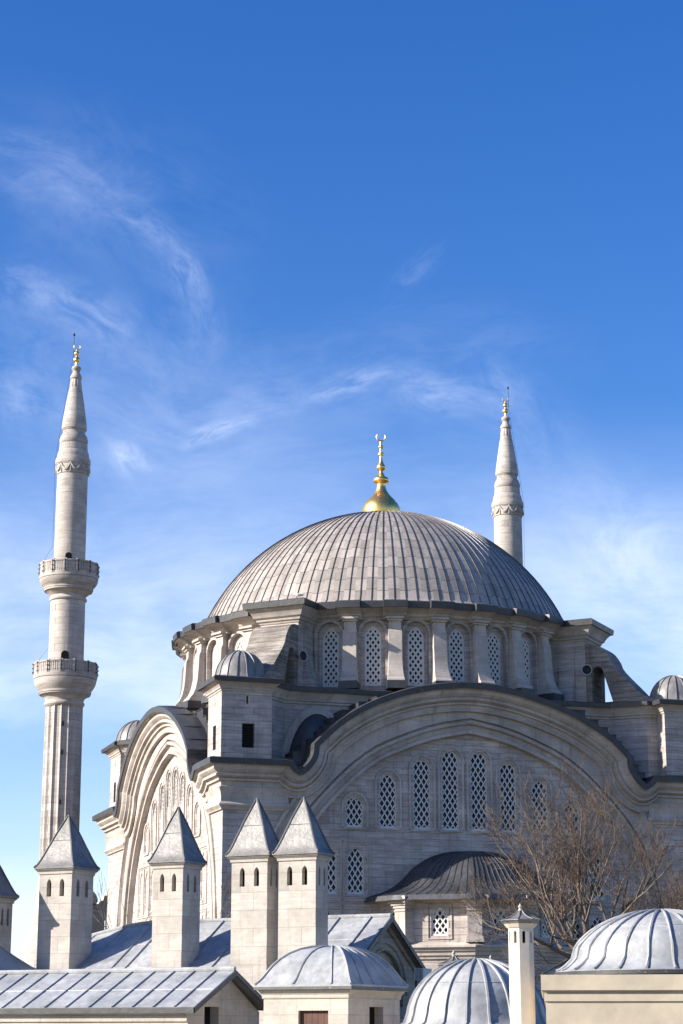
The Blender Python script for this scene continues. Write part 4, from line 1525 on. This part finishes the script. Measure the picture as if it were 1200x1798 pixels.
# --- tall stone chimneys
def chimney(near, D, wx_, wy_, v_eave, v_apex, zfoot, label, cap_over=.12, slit=True, group='stone chimneys with pyramid lead caps', apex_dx=0.0):
    """near: photo column of the nearest vertical edge; wx_ along GX, wy_ along GY"""
    zE = zat(v_eave, D)
    px = (near - 600) / FPX * (D * cos(PITCH) + (zE - CAMZ) * sin(PITCH))
    r = tag(empty('chimney', (px, D, 0), BETA), label, 'chimney', group)
    # local: near corner at origin, shaft spans x in [-wx,0], y in [0,wy]
    sh = MB()
    zt = zE - .12
    z_s0, z_s1 = zt - .78, zt - .22
    plan = rect(-wx_, 0, 0, wy_)
    sides = [((-wx_, 0), (0, 0), wx_), ((0, 0), (0, wy_), wy_), ((0, wy_), (-wx_, wy_), wx_), ((-wx_, wy_), (-wx_, 0), wy_)]
    for (a, b, L_) in sides:
        tx, ty = (b[0] - a[0]) / L_, (b[1] - a[1]) / L_
        nx, ny = ty, -tx
        hs = []
        for c in (.30, .70):
            hw = min(.09, L_ * .07)
            hs.append([(L_ * c - hw, z_s0), (L_ * c + hw, z_s0), (L_ * c + hw, z_s1 - .16), (L_ * c + hw * .75, z_s1 - .07), (L_ * c, z_s1), (L_ * c - hw * .75, z_s1 - .07), (L_ * c - hw, z_s1 - .16)])
        fn = lambda s, z, dd, a=a, tx=tx, ty=ty, nx=nx, ny=ny: (a[0] + tx * s - nx * dd, a[1] + ty * s - ny * dd, z)
        sh.panel(rect(0, L_, zfoot, zt), hs, fn, .18)
    sh.build('shaft', M['chimney'], r, smooth=0)
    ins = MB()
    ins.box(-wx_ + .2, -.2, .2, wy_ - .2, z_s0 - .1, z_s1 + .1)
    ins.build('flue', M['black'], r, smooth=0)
    co = MB()
    co.sweep(plan, [(0, zt - .08), (.035, zt - .07), (.04, zt - .0), (.085, zt + .04), (.09, zt + .06)])
    co.build('cornice', M['chimney'], r, smooth=0)
    cp = MB()
    zA = zat(v_apex, D + wy_ * .4)
    H = zA - zE
    cx, cy = -wx_ / 2, wy_ / 2
    rows = [[(p[0], p[1], zt + .06) for p in offset(plan, cap_over - .01)], [(p[0], p[1], zE - .02) for p in offset(plan, cap_over - .01)], [(p[0], p[1], zE - .02) for p in offset(plan, cap_over + .025)], [(p[0], p[1], zE + .015) for p in offset(plan, cap_over + .025)]]
    full = offset(plan, cap_over + .025)
    prof = [(.90, .06), (.81, .14), (.72, .235), (.63, .34), (.53, .45), (.42, .58), (.31, .70), (.19, .82), (.08, .93), (.025, 1.0)]
    for (k, h) in prof:
        rows.append([(cx + (p[0] - cx) * k, cy + (p[1] - cy) * k, zE + H * h) for p in full])
    cp.loft(rows, True, False, True)
    for c in range(4):     # rolled hips
        pts = [(cx + (full[c][0] - cx) * k, cy + (full[c][1] - cy) * k, zE + H * h + .01) for (k, h) in [(1.0, .015)] + prof]
        cp.tube(pts, [.032] * (len(pts) - 1) + [.02], 6)
    kk, hh = .47, .52      # one soldered cross seam
    ringp = [(cx + (p[0] - cx) * kk, cy + (p[1] - cy) * kk, zE + H * hh) for p in full]
    cp.tube(ringp + [ringp[0]], .014, 4)
    cp.tube([(cx, cy, zA - .06), (cx, cy, zA + .03)], [.04, .02], 6)
    cp.build('cap', M['lead_cap'], r, smooth=25)
    return r


chimney(127, 64.2, 1.25, 1.22, 1523, 1431, 7.0, 'leftmost full chimney with pyramid lead cap, standing in front of the minaret')
chimney(322, 62.1, 1.08, 1.05, 1513, 1416, 7.0, 'single stone chimney standing in front of the sunlit left facade')
chimney(470, 58.9, 1.21, .82, 1501, 1401, 7.0, 'left chimney of the touching pair with pointed lead caps')
chimney(555, 58.1, 1.23, .77, 1498, 1399, 7.0, 'right chimney of the touching pair, the tallest pointed cap')
chimney(-2, 64.1, 1.5, .75, 1574, 1490, 7.0, 'short chimney cut by the left edge of the photo above a lead roof')

# lead roof at the left edge beneath the cut chimney
pL = at(-40, 1690, 64)
Lr = tag(empty('corner_building', (pL.x, pL.y, 0), BETA), 'low building with shaded lead hip roof at the left edge', 'building')
lm = MB()
full = rect(-2.0, 2.0, -2.0, 2.0)
zc_ = zat(1662, 64)
rows = [[(p[0] * k, p[1] * k, zc_ - 1.1 + 1.1 * h) for p in full] for (k, h) in ((1.0, -.06), (1.0, 0), (.85, .12), (.6, .42), (.4, .72), (.3, .9), (.25, 1.0))]
lm.loft(rows, True, False, True)
for c in range(4):
    lm.tube([(full[c][0] * k, full[c][1] * k, zc_ - 1.1 + 1.1 * h + .01) for (k, h) in ((1.0, 0), (.85, .12), (.6, .42), (.4, .72), (.3, .9), (.25, 1.0))], .04, 6)
lm.build('roof', M['lead'], Lr, smooth=30)
lw = MB()
lw.box(-1.8, 1.8, -1.8, 1.8, 0, zc_ - 1.1)
lw.sweep(rect(-1.8, 1.8, -1.8, 1.8), [(0, zc_ - 1.4), (.08, zc_ - 1.36), (.12, zc_ - 1.2), (.16, zc_ - 1.16)])
lw.build('wall', M['wall'], Lr, smooth=0)

# --- pavilion with curved lead roof, bottom centre
pD = at(617, 1728, 50)
D_ = tag(empty('pavilion', (pD.x, pD.y, 0), BETA), 'small square stone pavilion with bulging lead roof at bottom centre', 'building')
ze = pD.z
DX, DY = 2.72, 3.3
full = rect(-DX, 0, 0, DY)
cx, cy = -DX / 2, DY / 2
rb = MB()
prof = [(1.0, 0), (.965, .05), (.91, .15), (.85, .30), (.775, .48), (.68, .65), (.56, .80), (.42, .91), (.27, .97), (.12, .995), (.01, 1.0)]
HD = .98
N_ = 5


def subdiv(poly, n):
    out = []
    for i in range(len(poly)):
        a, b = poly[i], poly[(i + 1) % len(poly)]
        for k in range(n):
            out.append((a[0] + (b[0] - a[0]) * k / n, a[1] + (b[1] - a[1]) * k / n))
    return out


ff = subdiv(full, N_)
rows = [[(cx + (p[0] - cx) * k, cy + (p[1] - cy) * k, ze + HD * h) for p in ff] for (k, h) in prof]
rows = [[(p[0], p[1], ze - .05) for p in ff]] + rows
rb.loft(rows, True, False, True)
for i in range(len(ff)):
    p = ff[i]
    if i % N_ == 0 or (i // N_ == 0 and i % N_ in (2, 4)) or (i // N_ in (1, 3) and i % N_ in (1, 2, 3, 4)) or (i // N_ == 2 and i % N_ in (2, 4)):
        q = p if i % N_ == 0 else p
        kk = prof[:-1]
        rb.tube([(cx + (q[0] - cx) * k, cy + (q[1] - cy) * k, ze + HD * h + .008) for (k, h) in kk], .03 if i % N_ else .036, 6)
k0, h0 = .86, .2
rp = [(cx + (p[0] - cx) * k0, cy + (p[1] - cy) * k0, ze + HD * h0) for p in ff]
rb.tube(rp + [rp[0]], .012, 4)
rb.build('roof', M['lead'], D_, smooth=30)
eb = MB()
eb.sweep(full, [(-.1, ze - .05), (.015, ze - .05), (.02, ze - .12), (-.03, ze - .13), (-.2, ze - .13)])
eb.build('roof_edge', M['lead_edge'], D_, smooth=0)
wd = MB()
ins_ = .17
pw = offset(full, -ins_)
zt = ze - .13
# front wall (y = ins) with a boarded opening, right wall (x = -ins) with a dark window
wd.panel(rect(-DX + ins_, -ins_, 0, zt), [rect(-1.56, -.72, zt - 1.9, zt - .50)], lambda s, z, dd: (s, ins_ + dd, z), .12)
wd.panel(rect(ins_, DY - ins_, 0, zt), [rect(1.35, 2.15, zt - 1.0, zt - .40)], lambda s, z, dd: (-ins_ - dd, s, z), .25)
wd.face([(-DX + ins_, ins_, 0), (-DX + ins_, DY - ins_, 0), (-DX + ins_, DY - ins_, zt), (-DX + ins_, ins_, zt)])
wd.face([(-DX + ins_, DY - ins_, 0), (-ins_, DY - ins_, 0), (-ins_, DY - ins_, zt), (-DX + ins_, DY - ins_, zt)])
wd.sweep(pw, [(.0, zt - .22), (.03, zt - .2), (.035, zt - .12), (.09, zt - .04), (.11, zt)])
wd.build('wall', M['wall'], D_, smooth=0)
dd_ = MB()
for k in range(5):
    x = -1.56 + .84 * k / 5
    dd_.box(x + .004, x + .164, ins_ + .10, ins_ + .14, zt - 1.9, zt - .50)
dd_.build('shutter', M['brown'], D_, smooth=0)
dw = MB()
dw.box(-ins_ - .3, -ins_ - .26, 1.3, 2.2, zt - 1.05, zt - .35)
dw.build('window', M['black'], D_, smooth=0)

# --- middle lead dome
pE = at(838, 1685, 58.5)
E_ = tag(empty('domed_room', (pE.x, pE.y + 0.4, 0), 0.1), 'round pale lead dome with standing ribs between pavilion and slender chimney', 'dome')
ebm = MB()
lead_dome(ebm, 2.02, pE.z - 1.86, 1.86, 20, .055, .2, 14, .04)
rr_ = [(2.02 * cos(t) * 1.004, pE.z - 1.86 + 1.86 * .07 + 1.86 * .93 * sin(t)) for t in (radians(38), radians(38.6))]
ebm.tube([(rr_[0][0] * cos(2 * pi * k / 40), rr_[0][0] * sin(2 * pi * k / 40), rr_[0][1]) for k in range(41)], .012, 4)
ebm.build('dome', M['lead'], E_, smooth=40)
ew = MB()
eo = [(2.25 * cos(2 * pi * (k + .5) / 8) / cos(pi / 8), 2.25 * sin(2 * pi * (k + .5) / 8) / cos(pi / 8)) for k in range(8)]
eo2 = eo
ew.sweep(eo, [(-.1, 0), (-.1, pE.z - 2.2), (.0, pE.z - 2.1), (.04, pE.z - 1.9), (-.4, pE.z - 1.86)])
ew.build('wall', M['wall'], E_, smooth=0)


# --- slender octagonal chimneys
def slim_chimney(u, D, v_tip, scale, label, vbase=1798):
    ztip = zat(v_tip, D)
    x = (u - 600) / FPX * (D * cos(PITCH) + (ztip - CAMZ) * sin(PITCH))
    r = tag(empty('slender_chimney', (x, D, 0), radians(10)), label, 'chimney', 'slender white chimneys with finials')
    R_ = .30 * scale
    zc = ztip - .50 * scale
    oc = [(R_ * cos(2 * pi * (k + .5) / 8), R_ * sin(2 * pi * (k + .5) / 8)) for k in range(8)]
    sh = MB()
    for i in range(8):
        a, b = oc[i], oc[(i + 1) % 8]
        L_ = hypot(b[0] - a[0], b[1] - a[1])
        tx, ty = (b[0] - a[0]) / L_, (b[1] - a[1]) / L_
        nx, ny = ty, -tx
        fn = lambda s, z, dd, a=a, tx=tx, ty=ty, nx=nx, ny=ny: (a[0] + tx * s - nx * dd, a[1] + ty * s - ny * dd, z)
        h = arch_loop(L_ * .34, zc - .40 * scale, zc - .12 * scale, 'round', 8, L_ / 2)
        k = 1.0
        sh.panel(rect(0, L_, max(zc - 2.6 * scale, 0), zc), [h], fn, .09)
    sh.build('shaft', M['white'], r, smooth=0)
    fl_ = MB()
    fl_.revolve([(R_ * .66, zc - .5 * scale), (R_ * .66, zc)], 8, off=pi / 8)
    fl_.build('flue', M['black'], r, smooth=0)
    bs = MB()
    bs.sweep(oc, [(.05, 0), (.05, zc - 2.62 * scale), (.0, zc - 2.58 * scale)])
    bs.build('base', M['chimney'], r, smooth=0)
    cn = MB()
    cn.sweep(oc, [(0, zc - .06), (.03, zc - .04), (.09, zc + .04), (.1, zc + .05)])
    cn.build('cornice', M['white'], r, smooth=0)
    cp = MB()
    full = offset(oc, .16 * scale)
    rows = [[(p[0] * .85, p[1] * .85, zc + .05) for p in full], [(p[0] * .95, p[1] * .95, zc + .12 * scale) for p in full], [(p[0], p[1], zc + .12 * scale) for p in full]]
    for (k, h) in ((1.0, .15), (.82, .17), (.6, .205), (.4, .25), (.24, .31), (.15, .36)):
        rows.append([(p[0] * k, p[1] * k, zc + h * scale) for p in full])
    cp.loft(rows, True, False, True)
    for c in range(8):
        cp.tube([(full[c][0] * k, full[c][1] * k, zc + h * scale + .004) for (k, h) in ((1.0, .15), (.82, .17), (.6, .205), (.4, .25), (.24, .31), (.15, .36))], .014, 5)
    cp.build('cap', M['lead_cap'], r, smooth=20)
    fi = MB()
    fi.revolve([(.06 * scale, zc + .34 * scale), (.055 * scale, zc + .38 * scale), (.03 * scale, zc + .41 * scale), (.05 * scale, zc + .44 * scale), (.055 * scale, zc + .46 * scale), (.03 * scale, zc + .49 * scale), (.012 * scale, zc + .53 * scale)], 12, cap1=True)
    fi.build('finial', M['chimney'], r, smooth=40)


slim_chimney(914, 48, 1589, 1.0, 'slender white octagonal chimney rising whole in front of the bare tree')
slim_chimney(797, 66, 1671, 1.15, 'pale chimney cap with knob peeping over the left of the middle lead dome')
slim_chimney(862, 70, 1679, 1.0, 'chimney of which only the tip shows above the middle lead dome')

# --- cream building with the big lead dome, bottom right
pG = at(950, 1712, 42)
G_ = tag(empty('cream_building', (pG.x, pG.y, 0), radians(-5.8)), 'cream rendered building with large pale lead dome at bottom right', 'building')
zt = pG.z
pl_ = rect(.09, 9.0, .09, 9.0)
gw = MB()
gw.sweep(pl_, [(0, 0), (0, zt - .52)])
gw.build('wall', M['cream'], G_, smooth=0)
gc = MB()
gc.sweep(pl_, [(0, zt - .545), (.03, zt - .53), (.03, zt - .385), (.0, zt - .38), (.0, zt - .355), (.07, zt - .33), (.09, zt - .31), (.09, zt), (-.4, zt), (-.4, zt - .3)])
gc.face([(.4, .4, zt - .3), (8.6, .4, zt - .3), (8.6, 8.6, zt - .3), (.4, 8.6, zt - .3)])
gc.build('parapet', M['cream'], G_, smooth=0)
gd = MB()
cG = (at(1160, 1601, 45).x - pG.x - .31, 3.3)
zD = zat(1707, 45.05)
HG = zat(1601, 45.2) - zD
prG = [(2.36, zD - .1), (2.36, zD), (2.27, zD + .03), (2.14, zD + .12), (2.0, zD + .26)]
for k in range(1, 13):
    t = k / 12
    a0 = radians(17)
    a = a0 + (pi / 2 - a0) * t
    prG.append((max(2.10 * cos(a), .01), zD + .02 + (HG - .02) * (sin(a) ** 1.05)))
gd.revolve(prG, 48, cG, cap1=True)
for k in range(24):
    a = 2 * pi * k / 24 + .06
    pts = [(cG[0] + r * cos(a), cG[1] + r * sin(a), z + .015) for r, z in prG[1:-1]]
    gd.tube(pts, .036, 6)
rq = prG[9]
gd.tube([(cG[0] + rq[0] * 1.003 * cos(2 * pi * k / 40), cG[1] + rq[0] * 1.003 * sin(2 * pi * k / 40), rq[1]) for k in range(41)], .012, 4)
gd.build('dome', M['lead'], G_, smooth=40)
ge = MB()
ge.revolve([(2.3, zD - .25), (2.3, zD - .1), (2.385, zD - .1), (2.385, zD - .015), (2.3, zD - .01)], 48, cG)
ge.build('roof_edge', M['lead_edge'], G_, smooth=30)

# --- air conditioner on the gable of the hall
pq = at(728, 1722, 62.0)
acu = tag(empty('air_conditioner', pq, BETA), 'white air conditioner unit at the foot of the arched gable', 'air conditioner')
a_ = MB()
a_.box(0, .30, 0, .62, 0, .36)
a_.build('case', M['metal_white'], acu, smooth=0)
a_ = MB()
a_.box(-.012, -.002, .04, .4, .04, .32)
a_.box(.03, .27, -.014, -.002, .03, .33)
a_.build('grille', M['iron'], acu, smooth=0)
a_ = MB()
for k in range(7):
    a_.box(.035, .265, -.022, -.016, .045 + k * .04, .06 + k * .04)
for k in range(5):
    a_.box(.04 + k * .05, .055 + k * .05, -.028, -.023, .035, .325)
a_.build('bars', M['metal_white'], acu, smooth=0)
a_ = MB()
a_.box(.0, .05, .05, .1, -.3, 0.0)
a_.box(.0, .05, .5, .55, -.3, 0.0)
a_.build('bracket', M['iron'], acu, smooth=0)

# --- far courtyard pieces at the left
pc_ = at(181, 1575, 178)
cw = tag(empty('courtyard_wall', (pc_.x, pc_.y, 0), ALPHA), 'far stone courtyard wall with a stepped top beside the left facade', 'wall')
w_ = MB()
zz = zat(1590, 178)
pts = [(-1.2, 0), (3.5, 0), (3.5, zz + 1.1), (.55, zz + 1.1), (.45, zz + .8), (.1, zz + .78), (0, zz + .35), (-.3, zz + .3), (-.4, zz + .05), (-1.2, zz)]
w_.panel(pts, [rect(.2, .36, zz - 2.1, zz - 1.3), rect(-.55, -.4, zz - 5.0, zz - 4.0)], lambda s, z, dd: (s, dd, z), .4)
w_.loft([[(p[0], 0, p[1]) for p in pts], [(p[0], .9, p[1]) for p in pts]], True)
w_.build('wall', M['far_stone'], cw, smooth=0)
w_ = MB()
w_.loft([[(p[0], y, p[1] + .06) for p in pts[2:]] for y in (-.12, .95)])
w_.build('coping', M['trim'], cw, smooth=0)
pc_ = at(156, 1575, 180)
ct = tag(empty('stone_turret', (pc_.x, pc_.y, 0), 0), 'little round stone turret with domed cap seen between minaret and facade', 'turret')
w_ = MB()
w_.revolve([(.95, 0), (.9, zat(1590, 180)), (1.0, zat(1588, 180)), (1.0, zat(1586, 180)), (.82, zat(1585.5, 180)), (.8, zat(1578, 180)), (.66, zat(1571, 180)), (.4, zat(1566, 180)), (.12, zat(1563.5, 180)), (.02, zat(1563, 180))], 28)
w_.build('drum', M['far_stone'], ct, smooth=35)
w_ = MB()
f = F(.1)
w_.box(-.1, .1, .7, .93, zat(1610, 180), zat(1602, 180), fn=lambda s, d, z: f(s, d, z))
w_.box(-.1, .1, .7, .93, zat(1655, 180), zat(1643, 180), fn=lambda s, d, z: f(s, d, z))
w_.build('slit', M['black'], ct, smooth=0)


# ------------------------------------------------------------------ bare trees
class TreeB:
    def __init__(s, seed):
        s.rng = random.Random(seed)
        s.big, s.small = MB(), MB()

    def branch(s, p, d, L, r, lev, maxlev, tropism=.12, spread=(22, 48), kids=(3, 4), decay=.7):
        g = s.rng
        n = 4 if lev < 3 else 3
        pts, rad = [p.copy()], [r]
        dirs = []
        q = p.copy()
        for i in range(n):
            d = (d + Vector((g.gauss(0, .10), g.gauss(0, .10), g.gauss(0, .08) + tropism * .5))).normalized()
            q = q + d * (L / n)
            pts.append(q.copy())
            dirs.append(d.copy())
            rad.append(max(r * (1 - .5 * (i + 1) / n), .006))
        (s.big if lev < 3 else s.small).tube(pts, rad, 6 if lev < 2 else (4 if lev < 4 else 3), cap=False)
        if lev >= maxlev:
            return
        k = g.randint(*kids)
        for j in range(k + 1):
            t = 1.0 if j == 0 else g.uniform(.3, .98)
            idx = min(int(t * n), n - 1)
            base = pts[idx] + (pts[idx + 1] - pts[idx]) * (t * n - idx)
            dd = dirs[idx]
            if j == 0:
                ang = g.uniform(4, 18)
            else:
                ang = g.uniform(*spread)
            ax = dd.cross(Vector((g.gauss(0, 1), g.gauss(0, 1), g.gauss(0, 1))))
            if ax.length < 1e-3:
                continue
            nd = Matrix.Rotation(radians(ang), 3, ax.normalized()) @ dd
            nd = (nd + Vector((0, 0, tropism))).normalized()
            f_ = decay * g.uniform(.75, 1.2)
            rr = rad[idx] * (0.82 if j == 0 else .6)
            s.branch(base, nd, L * f_, max(rr, .008), lev + 1, maxlev, tropism, spread, kids, decay)


def bare_tree(name, loc, h_fork, limbs, label, cat, seed, L0, r0, maxlev, group=None, trop=.12, kids=(3, 4), spread=(22, 48)):
    t = TreeB(seed)
    root = tag(empty(name, loc), label, cat, group)
    top = Vector((0, 0, h_fork))
    t.big.tube([(0, 0, 0), (.1, .05, h_fork * .35), (-.05, .0, h_fork * .7), top], [r0 * 1.35, r0 * 1.1, r0, r0 * .9], 10, cap=False)
    for (tilt, az, k) in limbs:
        d = Vector((sin(radians(tilt)) * cos(radians(az)), sin(radians(tilt)) * sin(radians(az)), cos(radians(tilt))))
        t.branch(top + Vector((0, 0, -.2 * k)), d, L0 * k, r0 * .55, 0, maxlev, trop, spread, kids)
    t.big.build('trunk', M['bark'], root, smooth=60, weld=False)
    t.small.build('crown', M['twig'], root, smooth=0, weld=False)
    return root


pt = at(1035, 1660, 92)
bare_tree('bare_tree', (pt.x, pt.y, 0), pt.z - 0.6, [(6, 30, 1.2), (30, 175, 1.3), (50, 200, 1.2), (66, 165, 1.15), (28, 10, 1.15), (74, 190, 1.05), (18, 100, 1.2), (45, 330, .95), (12, 220, 1.2)],
          'large leafless tree with brown twigs in front of the shaded facade', 'tree', 11, 2.65, .25, 5, None, .09, (2, 3), (24, 56))
pt = at(1165, 1680, 98)
bare_tree('bare_tree', (pt.x, pt.y, 0), pt.z - .6, [(8, 90, 1.0), (28, 200, 1.0), (32, 340, 1.0), (45, 260, .9), (50, 20, .9), (22, 60, 1.0)],
          'smaller leafless tree at the right edge behind the large lead dome', 'tree', 23, 2.2, .17, 5, None, .09, (2, 3), (24, 56))
pt = at(238, 1650, 88)
bare_tree('bare_shrub', (pt.x, pt.y, 0), pt.z - .3, [(62, 165, 1.0), (40, 170, 1.25), (25, 150, 1.0), (55, 20, .9), (68, 10, .9), (75, 200, .8), (35, 330, .8)],
          'thin leafless shrub above the lead roof between the first two chimneys', 'shrub', 31, 1.6, .06, 3, None, .08, (1, 2))
pt = at(372, 1632, 88)
bare_tree('bare_shrub', (pt.x, pt.y, 0), pt.z - .1, [(50, 30, .9), (30, 10, 1.0), (62, 0, .9), (70, 175, .7), (40, 160, .7)],
          'thin leafless shrub beside the chimney at the mosque corner', 'shrub', 37, 1.4, .055, 3, None, .08, (1, 2))
